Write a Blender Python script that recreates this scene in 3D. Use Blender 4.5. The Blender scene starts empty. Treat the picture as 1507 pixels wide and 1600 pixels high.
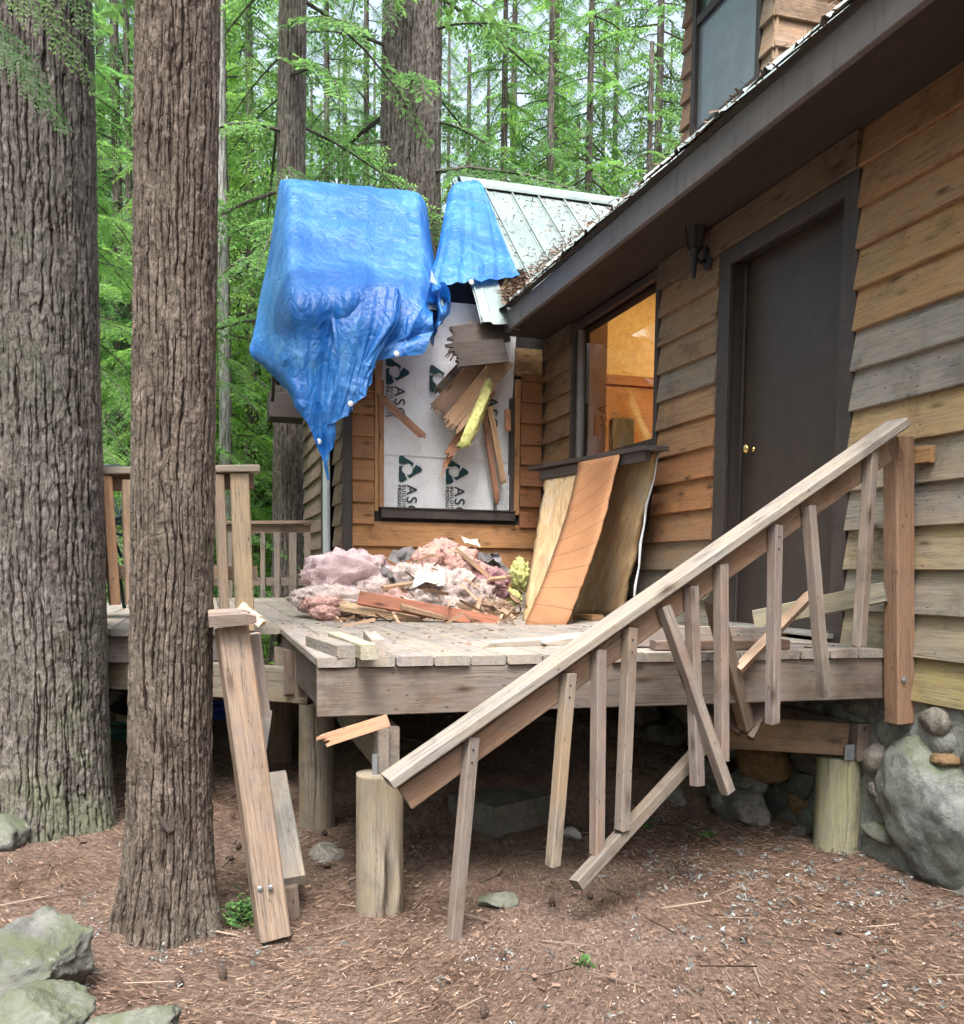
import bpy, bmesh, math, random
import numpy as np
from mathutils import Vector, Matrix

# ------------------------------------------------------------------ camera, world, light
SC = bpy.context.scene
COL = SC.collection
EYE = 1.27
YAW, PITCH = math.radians(16.45), math.radians(4.4)
FPX, CX, CY = 1450.0, 753.5, 1004.0          # photo pixels

cam_d = bpy.data.cameras.new('camera'); cam = bpy.data.objects.new('camera', cam_d); COL.objects.link(cam)
ROLL = math.radians(0.6)
CF = Vector((math.sin(YAW)*math.cos(PITCH), math.cos(YAW)*math.cos(PITCH), -math.sin(PITCH)))
_r = Vector((math.cos(YAW), -math.sin(YAW), 0)); _u = _r.cross(CF)
CR = _r*math.cos(ROLL) + _u*math.sin(ROLL); CU = _u*math.cos(ROLL) - _r*math.sin(ROLL)
cam.matrix_world = Matrix(((CR.x, CU.x, -CF.x, 0), (CR.y, CU.y, -CF.y, 0), (CR.z, CU.z, -CF.z, EYE), (0, 0, 0, 1)))
cam_d.lens = FPX/1600*36; cam_d.sensor_width = 36; cam_d.shift_y = (CY-800)/1600
cam_d.clip_start = 0.05; cam_d.clip_end = 600
SC.camera = cam

SUN_EL, SUN_AZ = math.radians(64), math.radians(203)   # azimuth clockwise from +Y
world = bpy.data.worlds.new('World'); SC.world = world; world.use_nodes = True
wn = world.node_tree; wn.nodes.clear()
sky = wn.nodes.new('ShaderNodeTexSky'); sky.sky_type = 'NISHITA'; sky.sun_disc = False
sky.sun_elevation = SUN_EL; sky.sun_rotation = SUN_AZ; sky.air_density = 1.0; sky.dust_density = 6.0; sky.ozone_density = 1.0
hsv = wn.nodes.new('ShaderNodeHueSaturation'); hsv.inputs['Saturation'].default_value = 0.62; hsv.inputs['Value'].default_value = 1.0
bg = wn.nodes.new('ShaderNodeBackground'); bg.inputs[1].default_value = 0.125
wo = wn.nodes.new('ShaderNodeOutputWorld')
wn.links.new(sky.outputs[0], hsv.inputs['Color']); wn.links.new(hsv.outputs[0], bg.inputs[0]); wn.links.new(bg.outputs[0], wo.inputs[0])

sun_d = bpy.data.lights.new('sun', 'SUN'); sun = bpy.data.objects.new('sun', sun_d); COL.objects.link(sun)
sun_d.energy = 1.5; sun_d.angle = math.radians(22); sun_d.color = (1.0, 0.975, 0.94)
sd = Vector((math.sin(SUN_AZ)*math.cos(SUN_EL), math.cos(SUN_AZ)*math.cos(SUN_EL), math.sin(SUN_EL)))
sun.rotation_euler = sd.to_track_quat('Z', 'Y').to_euler(); sun.location = sd*40

SC.view_settings.view_transform = 'Standard'; SC.view_settings.look = 'None'
SC.view_settings.exposure = 2.0; SC.view_settings.gamma = 1.0; SC.view_settings.use_curve_mapping = False
SC.render.engine = 'CYCLES'
SC.cycles.use_denoising = True
SC.cycles.use_adaptive_sampling = True; SC.cycles.adaptive_threshold = 0.03; SC.cycles.max_bounces = 6; SC.cycles.diffuse_bounces = 3; SC.cycles.transparent_max_bounces = 8
SC.cycles.transmission_bounces = 4; SC.cycles.caustics_reflective = False; SC.cycles.caustics_refractive = False

# ------------------------------------------------------------------ constants of the place
DK = EYE - 0.317       # deck surface
W = 2.9                # long wall plane (X)
YE = 7.9               # end wall plane (Y)
YF = 3.34              # deck front edge
EAVE = EYE + 1.95      # bottom of the long fascia
RY0, RZ0, RS, RYR = 7.38, 3.34, 0.9, 9.48   # rear roof: eave Y, Z, slope, ridge Y
R = random.Random(7)
NR = np.random.default_rng(11)

def ray(px, py): return CF + CR*((px-CX)/FPX) + CU*((CY-py)/FPX)
EYEP = Vector((0, 0, EYE))
def plane_hit(px, py, n, d):
    r = ray(px, py); n = Vector(n); return EYEP + r*((d - n.dot(EYEP))/n.dot(r))
def onY(px, py, y): return plane_hit(px, py, (0, 1, 0), y)
def onX(px, py, x): return plane_hit(px, py, (1, 0, 0), x)
def onZ(px, py, z): return plane_hit(px, py, (0, 0, 1), z)
def onroof(px, py, off=0.0): return plane_hit(px, py, (0, -RS, 1), RZ0 - RS*RY0 + off)
def yx(px, x): r = ray(px, 900); return r.y/r.x*x          # Y where pixel column meets plane X=x
def xy(px, y): r = ray(px, 900); return r.x/r.y*y

# ------------------------------------------------------------------ noise
def _hash(ix, iy, iz, s):
    h = (ix*374761393 + iy*668265263 + iz*2147483647 + s*1274126177) & 0xffffffff
    h = ((h ^ (h >> 13))*1274126177) & 0xffffffff
    h = ((h ^ (h >> 16))*2246822519) & 0xffffffff
    return ((h ^ (h >> 15)) & 0xffffff)/float(0xffffff)
def vnoise(p, s=0):
    p = np.asarray(p, float); i = np.floor(p).astype(np.int64); f = p - i; f = f*f*(3-2*f)
    out = 0
    for dx in (0, 1):
        for dy in (0, 1):
            for dz in (0, 1):
                w = (f[:, 0] if dx else 1-f[:, 0])*(f[:, 1] if dy else 1-f[:, 1])*(f[:, 2] if dz else 1-f[:, 2])
                out = out + w*_hash(i[:, 0]+dx, i[:, 1]+dy, i[:, 2]+dz, s)
    return out*2-1
def fbm(p, o=4, s=0, g=0.5):
    a, t, n = 1.0, 0, 0; p = np.asarray(p, float)
    for k in range(o): t = t + a*vnoise(p*2.03**k + 17.3*k, s+k); n += a; a *= g
    return t/n
def cells(u, v, wrap, s=0):
    """F1, F2-F1 and the id of 2D cell noise, periodic in u with period wrap"""
    iu, iv = np.floor(u).astype(np.int64), np.floor(v).astype(np.int64)
    f1 = np.full(u.shape, 9.0); f2 = f1.copy(); cid = np.zeros(u.shape)
    for du in (-1, 0, 1):
        for dv in (-1, 0, 1):
            cu, cv = iu+du, iv+dv; wu = np.mod(cu, wrap)
            qx = cu + 0.1+0.8*_hash(wu, cv, wu*0+3, s); qy = cv + 0.1+0.8*_hash(wu, cv, wu*0+9, s)
            d = np.hypot(u-qx, v-qy); m = d < f1
            f2 = np.where(m, f1, np.minimum(f2, d)); cid = np.where(m, _hash(wu, cv, wu*0+5, s), cid); f1 = np.where(m, d, f1)
    return f1, f2-f1, cid
def sstep(a, b, x): t = np.clip((x-a)/(b-a), 0, 1); return t*t*(3-2*t)

# ------------------------------------------------------------------ material helpers
class NT:
    def __init__(s, name):
        s.m = bpy.data.materials.new(name); s.m.use_nodes = True; s.t = s.m.node_tree; s.t.nodes.clear()
        s.out = s.t.nodes.new('ShaderNodeOutputMaterial')
    def n(s, typ, inp=None, **props):
        nd = s.t.nodes.new('ShaderNode'+typ)
        for k, v in props.items(): setattr(nd, k, v)
        for k, v in (inp or {}).items():
            if isinstance(v, bpy.types.NodeSocket): s.t.links.new(v, nd.inputs[k])
            else: nd.inputs[k].default_value = v
        return nd
    def noise(s, vec, scale, detail=5, rough=0.55, dist=0.0):
        return s.n('TexNoise', {'Vector': vec, 'Scale': scale, 'Detail': detail, 'Roughness': rough, 'Distortion': dist}).outputs[0]
    def ramp(s, fac, stops):
        nd = s.n('ValToRGB', {'Fac': fac}); e = nd.color_ramp.elements
        while len(e) > 1: e.remove(e[-1])
        e[0].position = stops[0][0]; c = stops[0][1]; e[0].color = (c, c, c, 1) if not isinstance(c, tuple) else c+(1,)
        for p, c in stops[1:]:
            x = e.new(p); x.color = (c, c, c, 1) if not isinstance(c, tuple) else c+(1,)
        return nd.outputs[0]
    def mix(s, fac, a, b, mode='MIX'):
        nd = s.n('Mix', data_type='RGBA', blend_type=mode)
        for i, v in ((0, fac), (6, a), (7, b)):
            if isinstance(v, bpy.types.NodeSocket): s.t.links.new(v, nd.inputs[i])
            elif i == 0: nd.inputs[0].default_value = v
            else: nd.inputs[i].default_value = tuple(v)+(1,) if len(v) == 3 else v
        return nd.outputs[2]
    def math(s, op, a, b=0.0, c=None):
        nd = s.n('Math', operation=op)
        for i, v in enumerate((a, b) if c is None else (a, b, c)):
            if isinstance(v, bpy.types.NodeSocket): s.t.links.new(v, nd.inputs[i])
            else: nd.inputs[i].default_value = v
        return nd.outputs[0]
    def coords(s, kind='Object', scale=(1, 1, 1), rnd=True):
        v = s.n('TexCoord').outputs[kind]
        if rnd:
            r = s.n('ObjectInfo').outputs['Random']
            o = s.n('VectorMath', {0: s.n('CombineXYZ', {0: s.math('MULTIPLY', r, 31.0), 1: s.math('MULTIPLY', r, 57.0), 2: s.math('MULTIPLY', r, 13.0)}).outputs[0], 1: v}, operation='ADD')
            v = o.outputs[0]
        return s.scaled(v, scale)
    def scaled(s, v, scale): return s.n('Mapping', {'Vector': v, 'Scale': scale}).outputs[0]
    def bump(s, h, strength=0.4, dist=0.01, normal=None):
        i = {'Height': h, 'Strength': strength, 'Distance': dist}
        if normal is not None: i['Normal'] = normal
        return s.n('Bump', i).outputs[0]
    def bsdf(s, **kw):
        nd = s.n('BsdfPrincipled', {k.replace('_', ' '): v for k, v in kw.items()}); s.t.links.new(nd.outputs[0], s.out.inputs[0]); return nd

def c3(*c): return tuple(c)+(1.0,)

def m_wood(name, rough=0.78, knots=True):
    m = NT(name); oi = m.n('ObjectInfo'); base = oi.outputs['Color']; wea = oi.outputs['Alpha']
    v = m.coords()
    low = m.noise(m.scaled(v, (1.6, 4.5, 4.5)), 1.7, 6, 0.65, .3); blo = m.noise(m.scaled(v, (2.2, 5, 5)), 2.4, 6, 0.7, .5)
    g1 = m.noise(m.scaled(v, (1.1, 22, 22)), 2.6, 7, 0.66, 1.2)
    g2 = m.noise(m.scaled(v, (5.0, 95, 95)), 3.0, 4, 0.7)
    ck = m.noise(m.scaled(v, (.8, 34, 34)), 1.6, 5, .6, .4)
    col = m.mix(m.ramp(blo, [(.38, 0.0), (.66, .75)]), base, m.mix(1.0, base, (1.18, 1.06, .84), 'MULTIPLY'))
    col = m.mix(1.0, col, m.ramp(g1, [(0.3, 0.72), (0.5, 0.98), (0.72, 1.16)]), 'MULTIPLY')
    gm = m.math('MULTIPLY', m.ramp(low, [(0.36, 0.15), (0.6, 1.0)]), wea)
    grey = m.mix(1.0, m.mix(m.ramp(blo, [(.4, 0), (.65, 1)]), (0.25, 0.245, 0.24), (0.31, 0.285, 0.25)), m.ramp(g1, [(0.25, 0.74), (0.7, 1.12)]), 'MULTIPLY')
    col = m.mix(gm, col, grey)
    col = m.mix(1.0, col, m.ramp(g2, [(0.25, 0.78), (0.55, 1.0), (0.8, 1.14)]), 'MULTIPLY')
    col = m.mix(1.0, col, m.ramp(m.noise(v, 3.1, 6, .7), [(0.28, 0.5), (0.46, 1.0), (0.7, 1.08)]), 'MULTIPLY')
    ckm = m.math('MULTIPLY', m.ramp(ck, [(.478, 0.0), (.492, 1.0), (.5, 1.0), (.512, 0.0)]), m.ramp(low, [(.45, 0.0), (.6, .75)]))
    col = m.mix(ckm, col, (.03, .022, .017))
    if knots:
        vo = m.n('TexVoronoi', {'Vector': m.scaled(v, (3.2, 11, 11)), 'Scale': 1.0, 'Randomness': 1.0}).outputs['Distance']
        col = m.mix(m.ramp(vo, [(0.05, 0.85), (0.1, .5), (.16, .18), (0.22, 0.0)]), col, (0.04, 0.022, 0.012))
        vn = m.n('TexVoronoi', {'Vector': m.scaled(v, (9, 24, 24)), 'Scale': 1.0, 'Randomness': 1.0}).outputs['Distance']
        col = m.mix(m.ramp(vn, [(0.05, .8), (0.09, 0.0)]), col, (0.03, 0.022, 0.016))
    b = m.bump(g1, 0.3, 0.005); b = m.bump(g2, 0.4, 0.0025, b); b = m.bump(ckm, -.5, .004, b)
    m.bsdf(Base_Color=col, Roughness=rough, Normal=b, **{'Specular IOR Level': 0.25})
    return m.m

def m_paint(name, col, rough=0.6, stain=0.35, streak=True):
    m = NT(name); v = m.coords()
    n1 = m.noise(m.scaled(v, (1.2, 6, 6)), 2.0, 6, 0.65)
    n2 = m.noise(m.scaled(v, (16, 2, 2)) if streak else v, 1.2, 5, 0.7)
    c = m.mix(1.0, c3(*col), m.ramp(n1, [(0.25, 1-stain), (0.6, 1.05), (0.8, 1.25)]), 'MULTIPLY')
    c = m.mix(m.ramp(n2, [(0.52, 0.0), (0.68, 0.7)]), c, tuple(x*0.4+0.015 for x in col))
    g = m.noise(m.scaled(v, (1.5, 45, 45)), 3.0, 5, 0.7)
    m.bsdf(Base_Color=c, Roughness=rough, Normal=m.bump(g, 0.25, 0.003), **{'Specular IOR Level': 0.35})
    return m.m

def m_rock(name, a, b, moss, scale=3.0, mossamt=0.55):
    m = NT(name); v = m.coords()
    n = m.noise(v, scale, 8, 0.65); n2 = m.noise(v, scale*7, 6, 0.7); n3 = m.noise(v, scale*1.7, 6, 0.6, 0.4)
    c = m.mix(m.ramp(n, [(0.35, 0.0), (0.62, 1.0)]), a, b)
    c = m.mix(1.0, c, m.ramp(n2, [(0.25, 0.55), (0.6, 1.05), (0.8, 1.4)]), 'MULTIPLY')
    geo = m.n('NewGeometry'); up = m.n('SeparateXYZ', {0: geo.outputs['Normal']}).outputs[2]
    mm = m.math('MULTIPLY', m.ramp(n3, [(1-mossamt-0.06, 0.0), (1-mossamt+0.12, 1.0)]), m.ramp(up, [(0.3, 0.25), (0.75, 0.9)]))
    c = m.mix(mm, c, m.mix(n2, moss, tuple(x*0.5 for x in moss)))
    sp = m.noise(v, scale*5.5, 7, 0.8, .6)
    c = m.mix(m.math('MULTIPLY', m.ramp(sp, [(0.58, 0.0), (0.66, .8)]), m.ramp(n3, [(0.42, 0.0), (0.6, 0.8)])), c, (0.3, 0.31, 0.28))
    bb = m.bump(n, 0.6, 0.03); bb = m.bump(n2, 0.9, 0.016, bb)
    m.bsdf(Base_Color=c, Roughness=0.9, Normal=bb, **{'Specular IOR Level': 0.2})
    return m.m

def m_bark(name, plate, plate2, crack, lichen, liam=0.3, moss=0.0):
    m = NT(name); v = m.coords(rnd=False)
    at = m.n('Attribute', attribute_name='crack').outputs['Fac']; ci = m.n('Attribute', attribute_name='cell').outputs['Fac']
    n = m.noise(m.scaled(v, (1, 1, 0.3)), 34, 8, 0.75, .5); lo = m.noise(v, 2.3, 6, 0.65); md = m.noise(m.scaled(v, (1, 1, .4)), 9, 6, .7)
    dv = m.n('VectorMath', {0: m.scaled(v, (1, 1, .33)), 1: m.n('VectorMath', {0: m.n('TexNoise', {'Vector': v, 'Scale': 22.0, 'Detail': 4.0}).outputs['Color'], 'Scale': .03}, operation='SCALE').outputs[0]}, operation='ADD').outputs[0]
    fe = m.ramp(m.n('TexVoronoi', {'Vector': dv, 'Scale': 62.0}, feature='DISTANCE_TO_EDGE').outputs['Distance'], [(0.0, 0.0), (.12, 1.0)])
    c = m.mix(m.ramp(md, [(.3, 0.0), (.68, 1.0)]), plate, plate2)
    c = m.mix(1.0, c, m.ramp(fe, [(0.0, .6), (.6, 1.0)]), 'MULTIPLY')
    c = m.mix(1.0, c, m.ramp(ci, [(0.0, (.72, .7, .68)), (.5, (1.0, .97, .95)), (1.0, (1.3, 1.28, 1.27))]), 'MULTIPLY')
    c = m.mix(1.0, c, m.ramp(n, [(0.3, 0.35), (0.5, 0.95), (0.72, 1.65)]), 'MULTIPLY')
    c = m.mix(m.math('MULTIPLY', m.ramp(lo, [(0.48, 0.0), (0.66, 1.0)]), liam), c, m.mix(n, lichen, tuple(x*0.45 for x in lichen)))
    if moss:
        hz_ = m.n('SeparateXYZ', {0: v}).outputs[2]; mk = m.math('MULTIPLY', m.ramp(m.math('MULTIPLY', hz_, .5), [(.12, 1.0), (.6, 0.0)]), m.ramp(m.noise(v, 5.5, 6, .7), [(.44, 0.0), (.58, 1.0)]))
        c = m.mix(m.math('MULTIPLY', mk, moss), c, m.mix(n, (.17, .2, .06), (.3, .36, .24)))
    c = m.mix(m.ramp(at, [(0.2, 0.0), (0.75, .95)]), c, crack)
    m.bsdf(Base_Color=c, Roughness=0.92, Normal=m.bump(fe, .5, .006, m.bump(n, 0.8, 0.014)), **{'Specular IOR Level': 0.15})
    return m.m

def m_leaf(name, dark, light, tip, trans=0.58):
    m = NT(name); r = m.n('ObjectInfo').outputs['Random']; t = m.n('Attribute', attribute_name='tip').outputs['Fac']
    v = m.coords(rnd=False); n = m.noise(v, 0.9, 3, 0.6)
    c = m.mix(m.ramp(n, [(0.3, 0.0), (0.7, 1.0)]), dark, light)
    c = m.mix(t, c, tip)
    c = m.mix(1.0, c, m.ramp(r, [(0.0, (0.75, 0.85, 0.9)), (0.5, (1.0, 1.0, 1.0)), (1.0, (1.15, 1.1, 0.9))]), 'MULTIPLY')
    d = m.n('BsdfPrincipled', {'Base Color': c, 'Roughness': 0.55, 'Specular IOR Level': 0.3})
    tr = m.n('BsdfTranslucent', {'Color': m.mix(1.0, c, (1.4, 1.65, 1.05), 'MULTIPLY')})
    mx = m.n('MixShader', {0: trans, 1: d.outputs[0], 2: tr.outputs[0]}); m.t.links.new(mx.outputs[0], m.out.inputs[0])
    return m.m

def m_plain(name, col, rough=0.6, metal=0.0, nscale=20, var=0.25, bump=0.0, spec=0.4):
    m = NT(name); v = m.coords(); n = m.noise(v, nscale, 5, 0.65)
    c = m.mix(1.0, c3(*col), m.ramp(n, [(0.25, 1-var), (0.75, 1+var)]), 'MULTIPLY')
    kw = dict(Base_Color=c, Roughness=rough, Metallic=metal)
    if bump: kw['Normal'] = m.bump(n, bump, 0.01)
    m.bsdf(**kw, **{'Specular IOR Level': spec}); return m.m

WOOD = m_wood('weathered_wood')
BROWN = m_paint('brown_stain_trim', (0.062, 0.05, 0.047), 0.55)
DOORM = m_paint('brown_door_paint', (0.062, 0.046, 0.04), 0.45, 0.2, False)
FASC = m_paint('fascia_paint', (0.16, 0.143, 0.146), 0.6, 0.3)
BARK1 = m_bark('old_bark', (0.12, 0.108, 0.1), (0.205, 0.19, 0.178), (0.018, 0.013, 0.011), (0.17, 0.19, 0.14), 0.4, .35)
BARK2 = m_bark('brown_bark', (0.105, 0.084, 0.07), (0.18, 0.152, 0.13), (0.018, 0.011, 0.008), (0.19, 0.19, 0.15), 0.35)
BARK3 = m_bark('grey_bark', (0.13, 0.115, 0.105), (0.21, 0.19, 0.175), (0.04, 0.03, 0.025), (0.2, 0.21, 0.18), 0.2)
LEAF = m_leaf('hemlock_foliage', (0.085, 0.15, 0.068), (0.15, 0.25, 0.108), (0.3, 0.46, 0.19))
LEAFB = m_leaf('young_hemlock_foliage', (0.1, 0.195, 0.065), (0.18, 0.31, 0.11), (0.35, 0.51, 0.19))
GREYROCK = m_rock('mossy_grey_rock', (0.13, 0.13, 0.125), (0.22, 0.225, 0.205), (0.12, 0.14, 0.08))
DARKROCK = m_rock('foundation_rock', (0.15, 0.14, 0.125), (0.27, 0.25, 0.22), (0.1, 0.13, 0.05), 4.0, 0.4)
BOULDER = m_rock('lichen_boulder', (0.15, 0.16, 0.16), (0.31, 0.33, 0.31), (0.14, 0.17, 0.09), 3.2, 0.5)
RUST = m_rock('ochre_rock', (0.2, 0.13, 0.07), (0.3, 0.2, 0.11), (0.14, 0.13, 0.07), 5.0, 0.3)
MORTAR = m_rock('mortar', (0.22, 0.23, 0.225), (0.34, 0.35, 0.33), (0.15, 0.17, 0.1), 7.0, 0.35)
CONC = m_rock('old_concrete', (0.13, 0.12, 0.1), (0.2, 0.185, 0.16), (0.1, 0.14, 0.04), 5.0, 0.45)
STEEL = m_plain('galvanised_steel', (0.42, 0.46, 0.5), 0.45, 0.8)
BLACK = m_plain('black_metal', (0.015, 0.016, 0.02), 0.45)
BRASS = m_plain('brass', (0.75, 0.55, 0.22), 0.22, 1.0, 30, 0.1)

# ------------------------------------------------------------------ object helpers
WM = {}
def mesh(name, v, f, mat=None, smooth=False):
    me = bpy.data.meshes.new(name); me.from_pydata([tuple(map(float, p)) for p in v], [], [tuple(map(int, q)) for q in f]); me.update()
    if mat: me.materials.append(mat)
    if smooth: me.shade_smooth()
    return me
def fastmesh(name, V, F, mat, smooth=False, attrs=None):
    """numpy verts (N,3), quads (M,4) or tris (M,3)"""
    me = bpy.data.meshes.new(name); k = F.shape[1]
    me.vertices.add(len(V)); me.vertices.foreach_set('co', np.ascontiguousarray(V, np.float32).ravel())
    me.loops.add(F.size); me.loops.foreach_set('vertex_index', np.ascontiguousarray(F, np.int32).ravel())
    me.polygons.add(len(F)); me.polygons.foreach_set('loop_start', np.arange(0, F.size, k, dtype=np.int32))
    me.polygons.foreach_set('loop_total', np.full(len(F), k, np.int32))
    for n, a in (attrs or {}).items():
        at = me.attributes.new(n, 'FLOAT', 'POINT'); at.data.foreach_set('value', np.ascontiguousarray(a, np.float32))
    me.update(); me.validate()
    if mat: me.materials.append(mat)
    if smooth: me.shade_smooth()
    return me
def put(name, me, M=None, parent=None, col=None, weather=0.3):
    o = bpy.data.objects.new(name, me); COL.objects.link(o)
    M = M or Matrix.Identity(4)
    if parent is not None:
        o.parent = parent; o.matrix_local = WM[parent].inverted() @ M
    else: o.matrix_local = M
    WM[o] = M.copy()
    if col is not None: o.color = (col[0], col[1], col[2], weather)
    return o
def tag(o, label, cat, group=None):
    o['label'] = label; o['category'] = cat
    if group: o['group'] = group
    return o
def thing(name, loc, label, cat, group=None):
    return tag(put(name, None, Matrix.Translation(Vector(loc))), label, cat, group)
def frame(a, b, wdir):
    a, b = Vector(a), Vector(b); X = (b-a).normalized(); Z = X.cross(Vector(wdir)).normalized(); Y = Z.cross(X)
    M = Matrix((X, Y, Z)).transposed().to_4x4(); M.translation = (a+b)/2; return M, (b-a).length
def sweep(L, Wd, T, ch=0.004, seg=1, wob=0.0, rnd=R, end=0.0):
    """chamfered board along X; end = ragged length variation at both ends"""
    h, t = Wd/2, T/2; c = min(ch, h*0.6, t*0.6)
    prof = [(-h+c, -t), (h-c, -t), (h, -t+c), (h, t-c), (h-c, t), (-h+c, t), (-h, t-c), (-h, -t+c)]
    v, f = [], []
    for i in range(seg+1):
        x = -L/2 + L*i/seg; oy, oz = rnd.uniform(-wob, wob), rnd.uniform(-wob, wob)*0.6
        for (y, z) in prof:
            e = rnd.uniform(-end, end) if i in (0, seg) else 0
            v.append((x+e, y+oy+rnd.uniform(-wob, wob)*0.3, z+oz))
    for i in range(seg):
        for k in range(8): a = i*8+k; b = i*8+(k+1) % 8; f.append((a, b, b+8, a+8))
    f.append(tuple(range(7, -1, -1))); f.append(tuple(range(seg*8, seg*8+8)))
    return v, f
def board(name, a, b, w, t, wdir, parent=None, col=(0.3, 0.2, 0.12), weather=0.4, mat=None, seg=1, wob=0.0, ch=0.004, end=0.0):
    M, L = frame(a, b, wdir); v, f = sweep(L, w, t, ch, seg, wob, end=end)
    return put(name, mesh(name, v, f, mat or WOOD), M, parent, col, weather)
def splinter(name, a, b, w, t, wdir, parent=None, col=(0.45, 0.26, 0.15), weather=0.1, n=7, j0=0.0, j1=0.12, mat=None):
    """a broken board: strips across the width, each snapped off at its own length"""
    M, L = frame(a, b, wdir); v, f = [], []
    for k in range(n):
        y0, y1 = -w/2 + w*k/n, -w/2 + w*(k+1)/n; ym = (y0+y1)/2
        x0, x1 = -L/2 - R.uniform(0, j0), L/2 + R.uniform(-j1, j1*0.5); z = R.uniform(-0.08, 0.08)*t; xm = min(L/2-j1*.9, x1-.02)
        pt = R.uniform(.4, .95); sh = R.uniform(-.25, .25)*(y1-y0); base = len(v)
        for r_, x in enumerate((x0, xm, x1)):
            for (y, zz) in ((y0, -t/2), (y1, -t/2), (y1, t/2+z), (y0, t/2+z)):
                if r_ == 2: y = ym+(y-ym)*pt+sh; zz *= R.uniform(0.2, 0.95)
                v.append((x+(R.uniform(-.2, .2)*j1*.5 if r_ == 2 else 0), y, zz))
        for o_ in (0, 4):
            for q in ((0, 1, 5, 4), (1, 2, 6, 5), (2, 3, 7, 6), (3, 0, 4, 7)): f.append(tuple(base+o_+i for i in q))
        f.append((base+3, base+2, base+1, base)); f.append((base+8, base+9, base+10, base+11))
    return put(name, mesh(name, v, f, mat or WOOD), M, parent, col, weather)
def box(name, lo, hi, parent=None, mat=None, col=None, weather=0.3, ch=0.004):
    lo, hi = Vector(lo), Vector(hi); d = hi-lo; ax = max(range(3), key=lambda i: d[i]); A = (lo+hi)/2; B = A.copy()
    A[ax] = lo[ax]; B[ax] = hi[ax]; o = [i for i in range(3) if i != ax]; w = Vector((0, 0, 0)); w[o[0]] = 1
    return board(name, A, B, d[o[0]], d[o[1]], w, parent, col or (0.2, 0.15, 0.1), weather, mat, ch=ch)
def lathe(prof, n=24, noise=0.0, seed=0):
    v, f = [], []; rr = random.Random(seed); wob = [1+rr.uniform(-noise, noise) for _ in range(n)]
    for (r, z) in prof:
        for k in range(n): a = 2*math.pi*k/n; v.append((r*wob[k]*math.cos(a), r*wob[k]*math.sin(a), z))
    for i in range(len(prof)-1):
        for k in range(n): f.append((i*n+k, i*n+(k+1) % n, (i+1)*n+(k+1) % n, (i+1)*n+k))
    f.append(tuple(range(n-1, -1, -1))); f.append(tuple(range((len(prof)-1)*n, len(prof)*n)))
    return v, f
def tubeverts(pts, rads, n=8):
    v, f = [], []; pts = [Vector(p) for p in pts]
    for i, p in enumerate(pts):
        d = (pts[min(i+1, len(pts)-1)]-pts[max(i-1, 0)]).normalized(); a = d.orthogonal().normalized(); b = d.cross(a)
        if i and f is not None:
            a = (pa - d*pa.dot(d)).normalized(); b = d.cross(a)
        pa = a; r = rads[i] if hasattr(rads, '__len__') else rads
        for k in range(n): t = 2*math.pi*k/n; v.append(p + a*math.cos(t)*r + b*math.sin(t)*r)
    for i in range(len(pts)-1):
        for k in range(n): f.append((i*n+k, i*n+(k+1) % n, (i+1)*n+(k+1) % n, (i+1)*n+k))
    f.append(tuple(range(n-1, -1, -1))); f.append(tuple(range((len(pts)-1)*n, len(pts)*n)))
    return v, f
_ICO = {}
def ico(sub):
    if sub not in _ICO:
        bm = bmesh.new(); bmesh.ops.create_icosphere(bm, subdivisions=sub, radius=1.0)
        _ICO[sub] = (np.array([v.co[:] for v in bm.verts]), np.array([[v.index for v in f.verts] for f in bm.faces])); bm.free()
    return _ICO[sub]
def fuzz(V, F, n, L, seed, w=.0035):
    g = np.random.default_rng(seed); tri = V[F[g.integers(len(F), size=n), :3]]; b = g.dirichlet((1, 1, 1), n)[:, :, None]; p = (tri*b).sum(1)
    nr = np.cross(tri[:, 1]-tri[:, 0], tri[:, 2]-tri[:, 0]); nr /= np.maximum(np.linalg.norm(nr, axis=1, keepdims=True), 1e-9)
    d = g.normal(size=(n, 3)); d += nr*.15; d /= np.linalg.norm(d, axis=1, keepdims=True); sd_ = np.cross(d, nr+.01); sd_ /= np.maximum(np.linalg.norm(sd_, axis=1, keepdims=True), 1e-9)
    l = g.uniform(.4, 1.0, (n, 1))*L; Q = np.stack([p-sd_*w, p+sd_*w, p+d*l+sd_*w*.4, p+d*l-sd_*w*.4], 1).reshape(-1, 3); i0 = len(V)
    T = np.arange(4*n).reshape(n, 4)+i0; return np.concatenate([V, Q]), np.concatenate([F, T[:, [0, 1, 2]], T[:, [0, 2, 3]]])
def lump(name, c, size, mat, seed=0, sub=4, amp=0.25, freq=1.2, fine=0.05, rotz=0.0, parent=None, flat=0.0, smooth=True, facet=0.0, fz=None):
    V, F = ico(sub); V = V.copy()
    if facet:
        g = np.random.default_rng(seed)
        for k in range(9):
            nrm = g.normal(size=3); nrm /= np.linalg.norm(nrm); d = g.uniform(0.55, 0.85)
            s = V@nrm; V = V - np.outer(np.maximum(s-d, 0)*facet, nrm)
    d = 1 + amp*fbm(V*freq+seed*3.1, 3, seed) + fine*fbm(V*freq*5+seed, 4, seed+7, 0.6)
    V = V*d[:, None]*np.array(size)
    if flat: V[:, 2] = np.maximum(V[:, 2], -size[2]*flat)
    if fz: V, F = fuzz(V, F, fz[0], fz[1], seed)
    M = Matrix.Translation(Vector(c)) @ Matrix.Rotation(rotz, 4, 'Z')
    return put(name, fastmesh(name, V, F, mat, smooth), M, parent)

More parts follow.
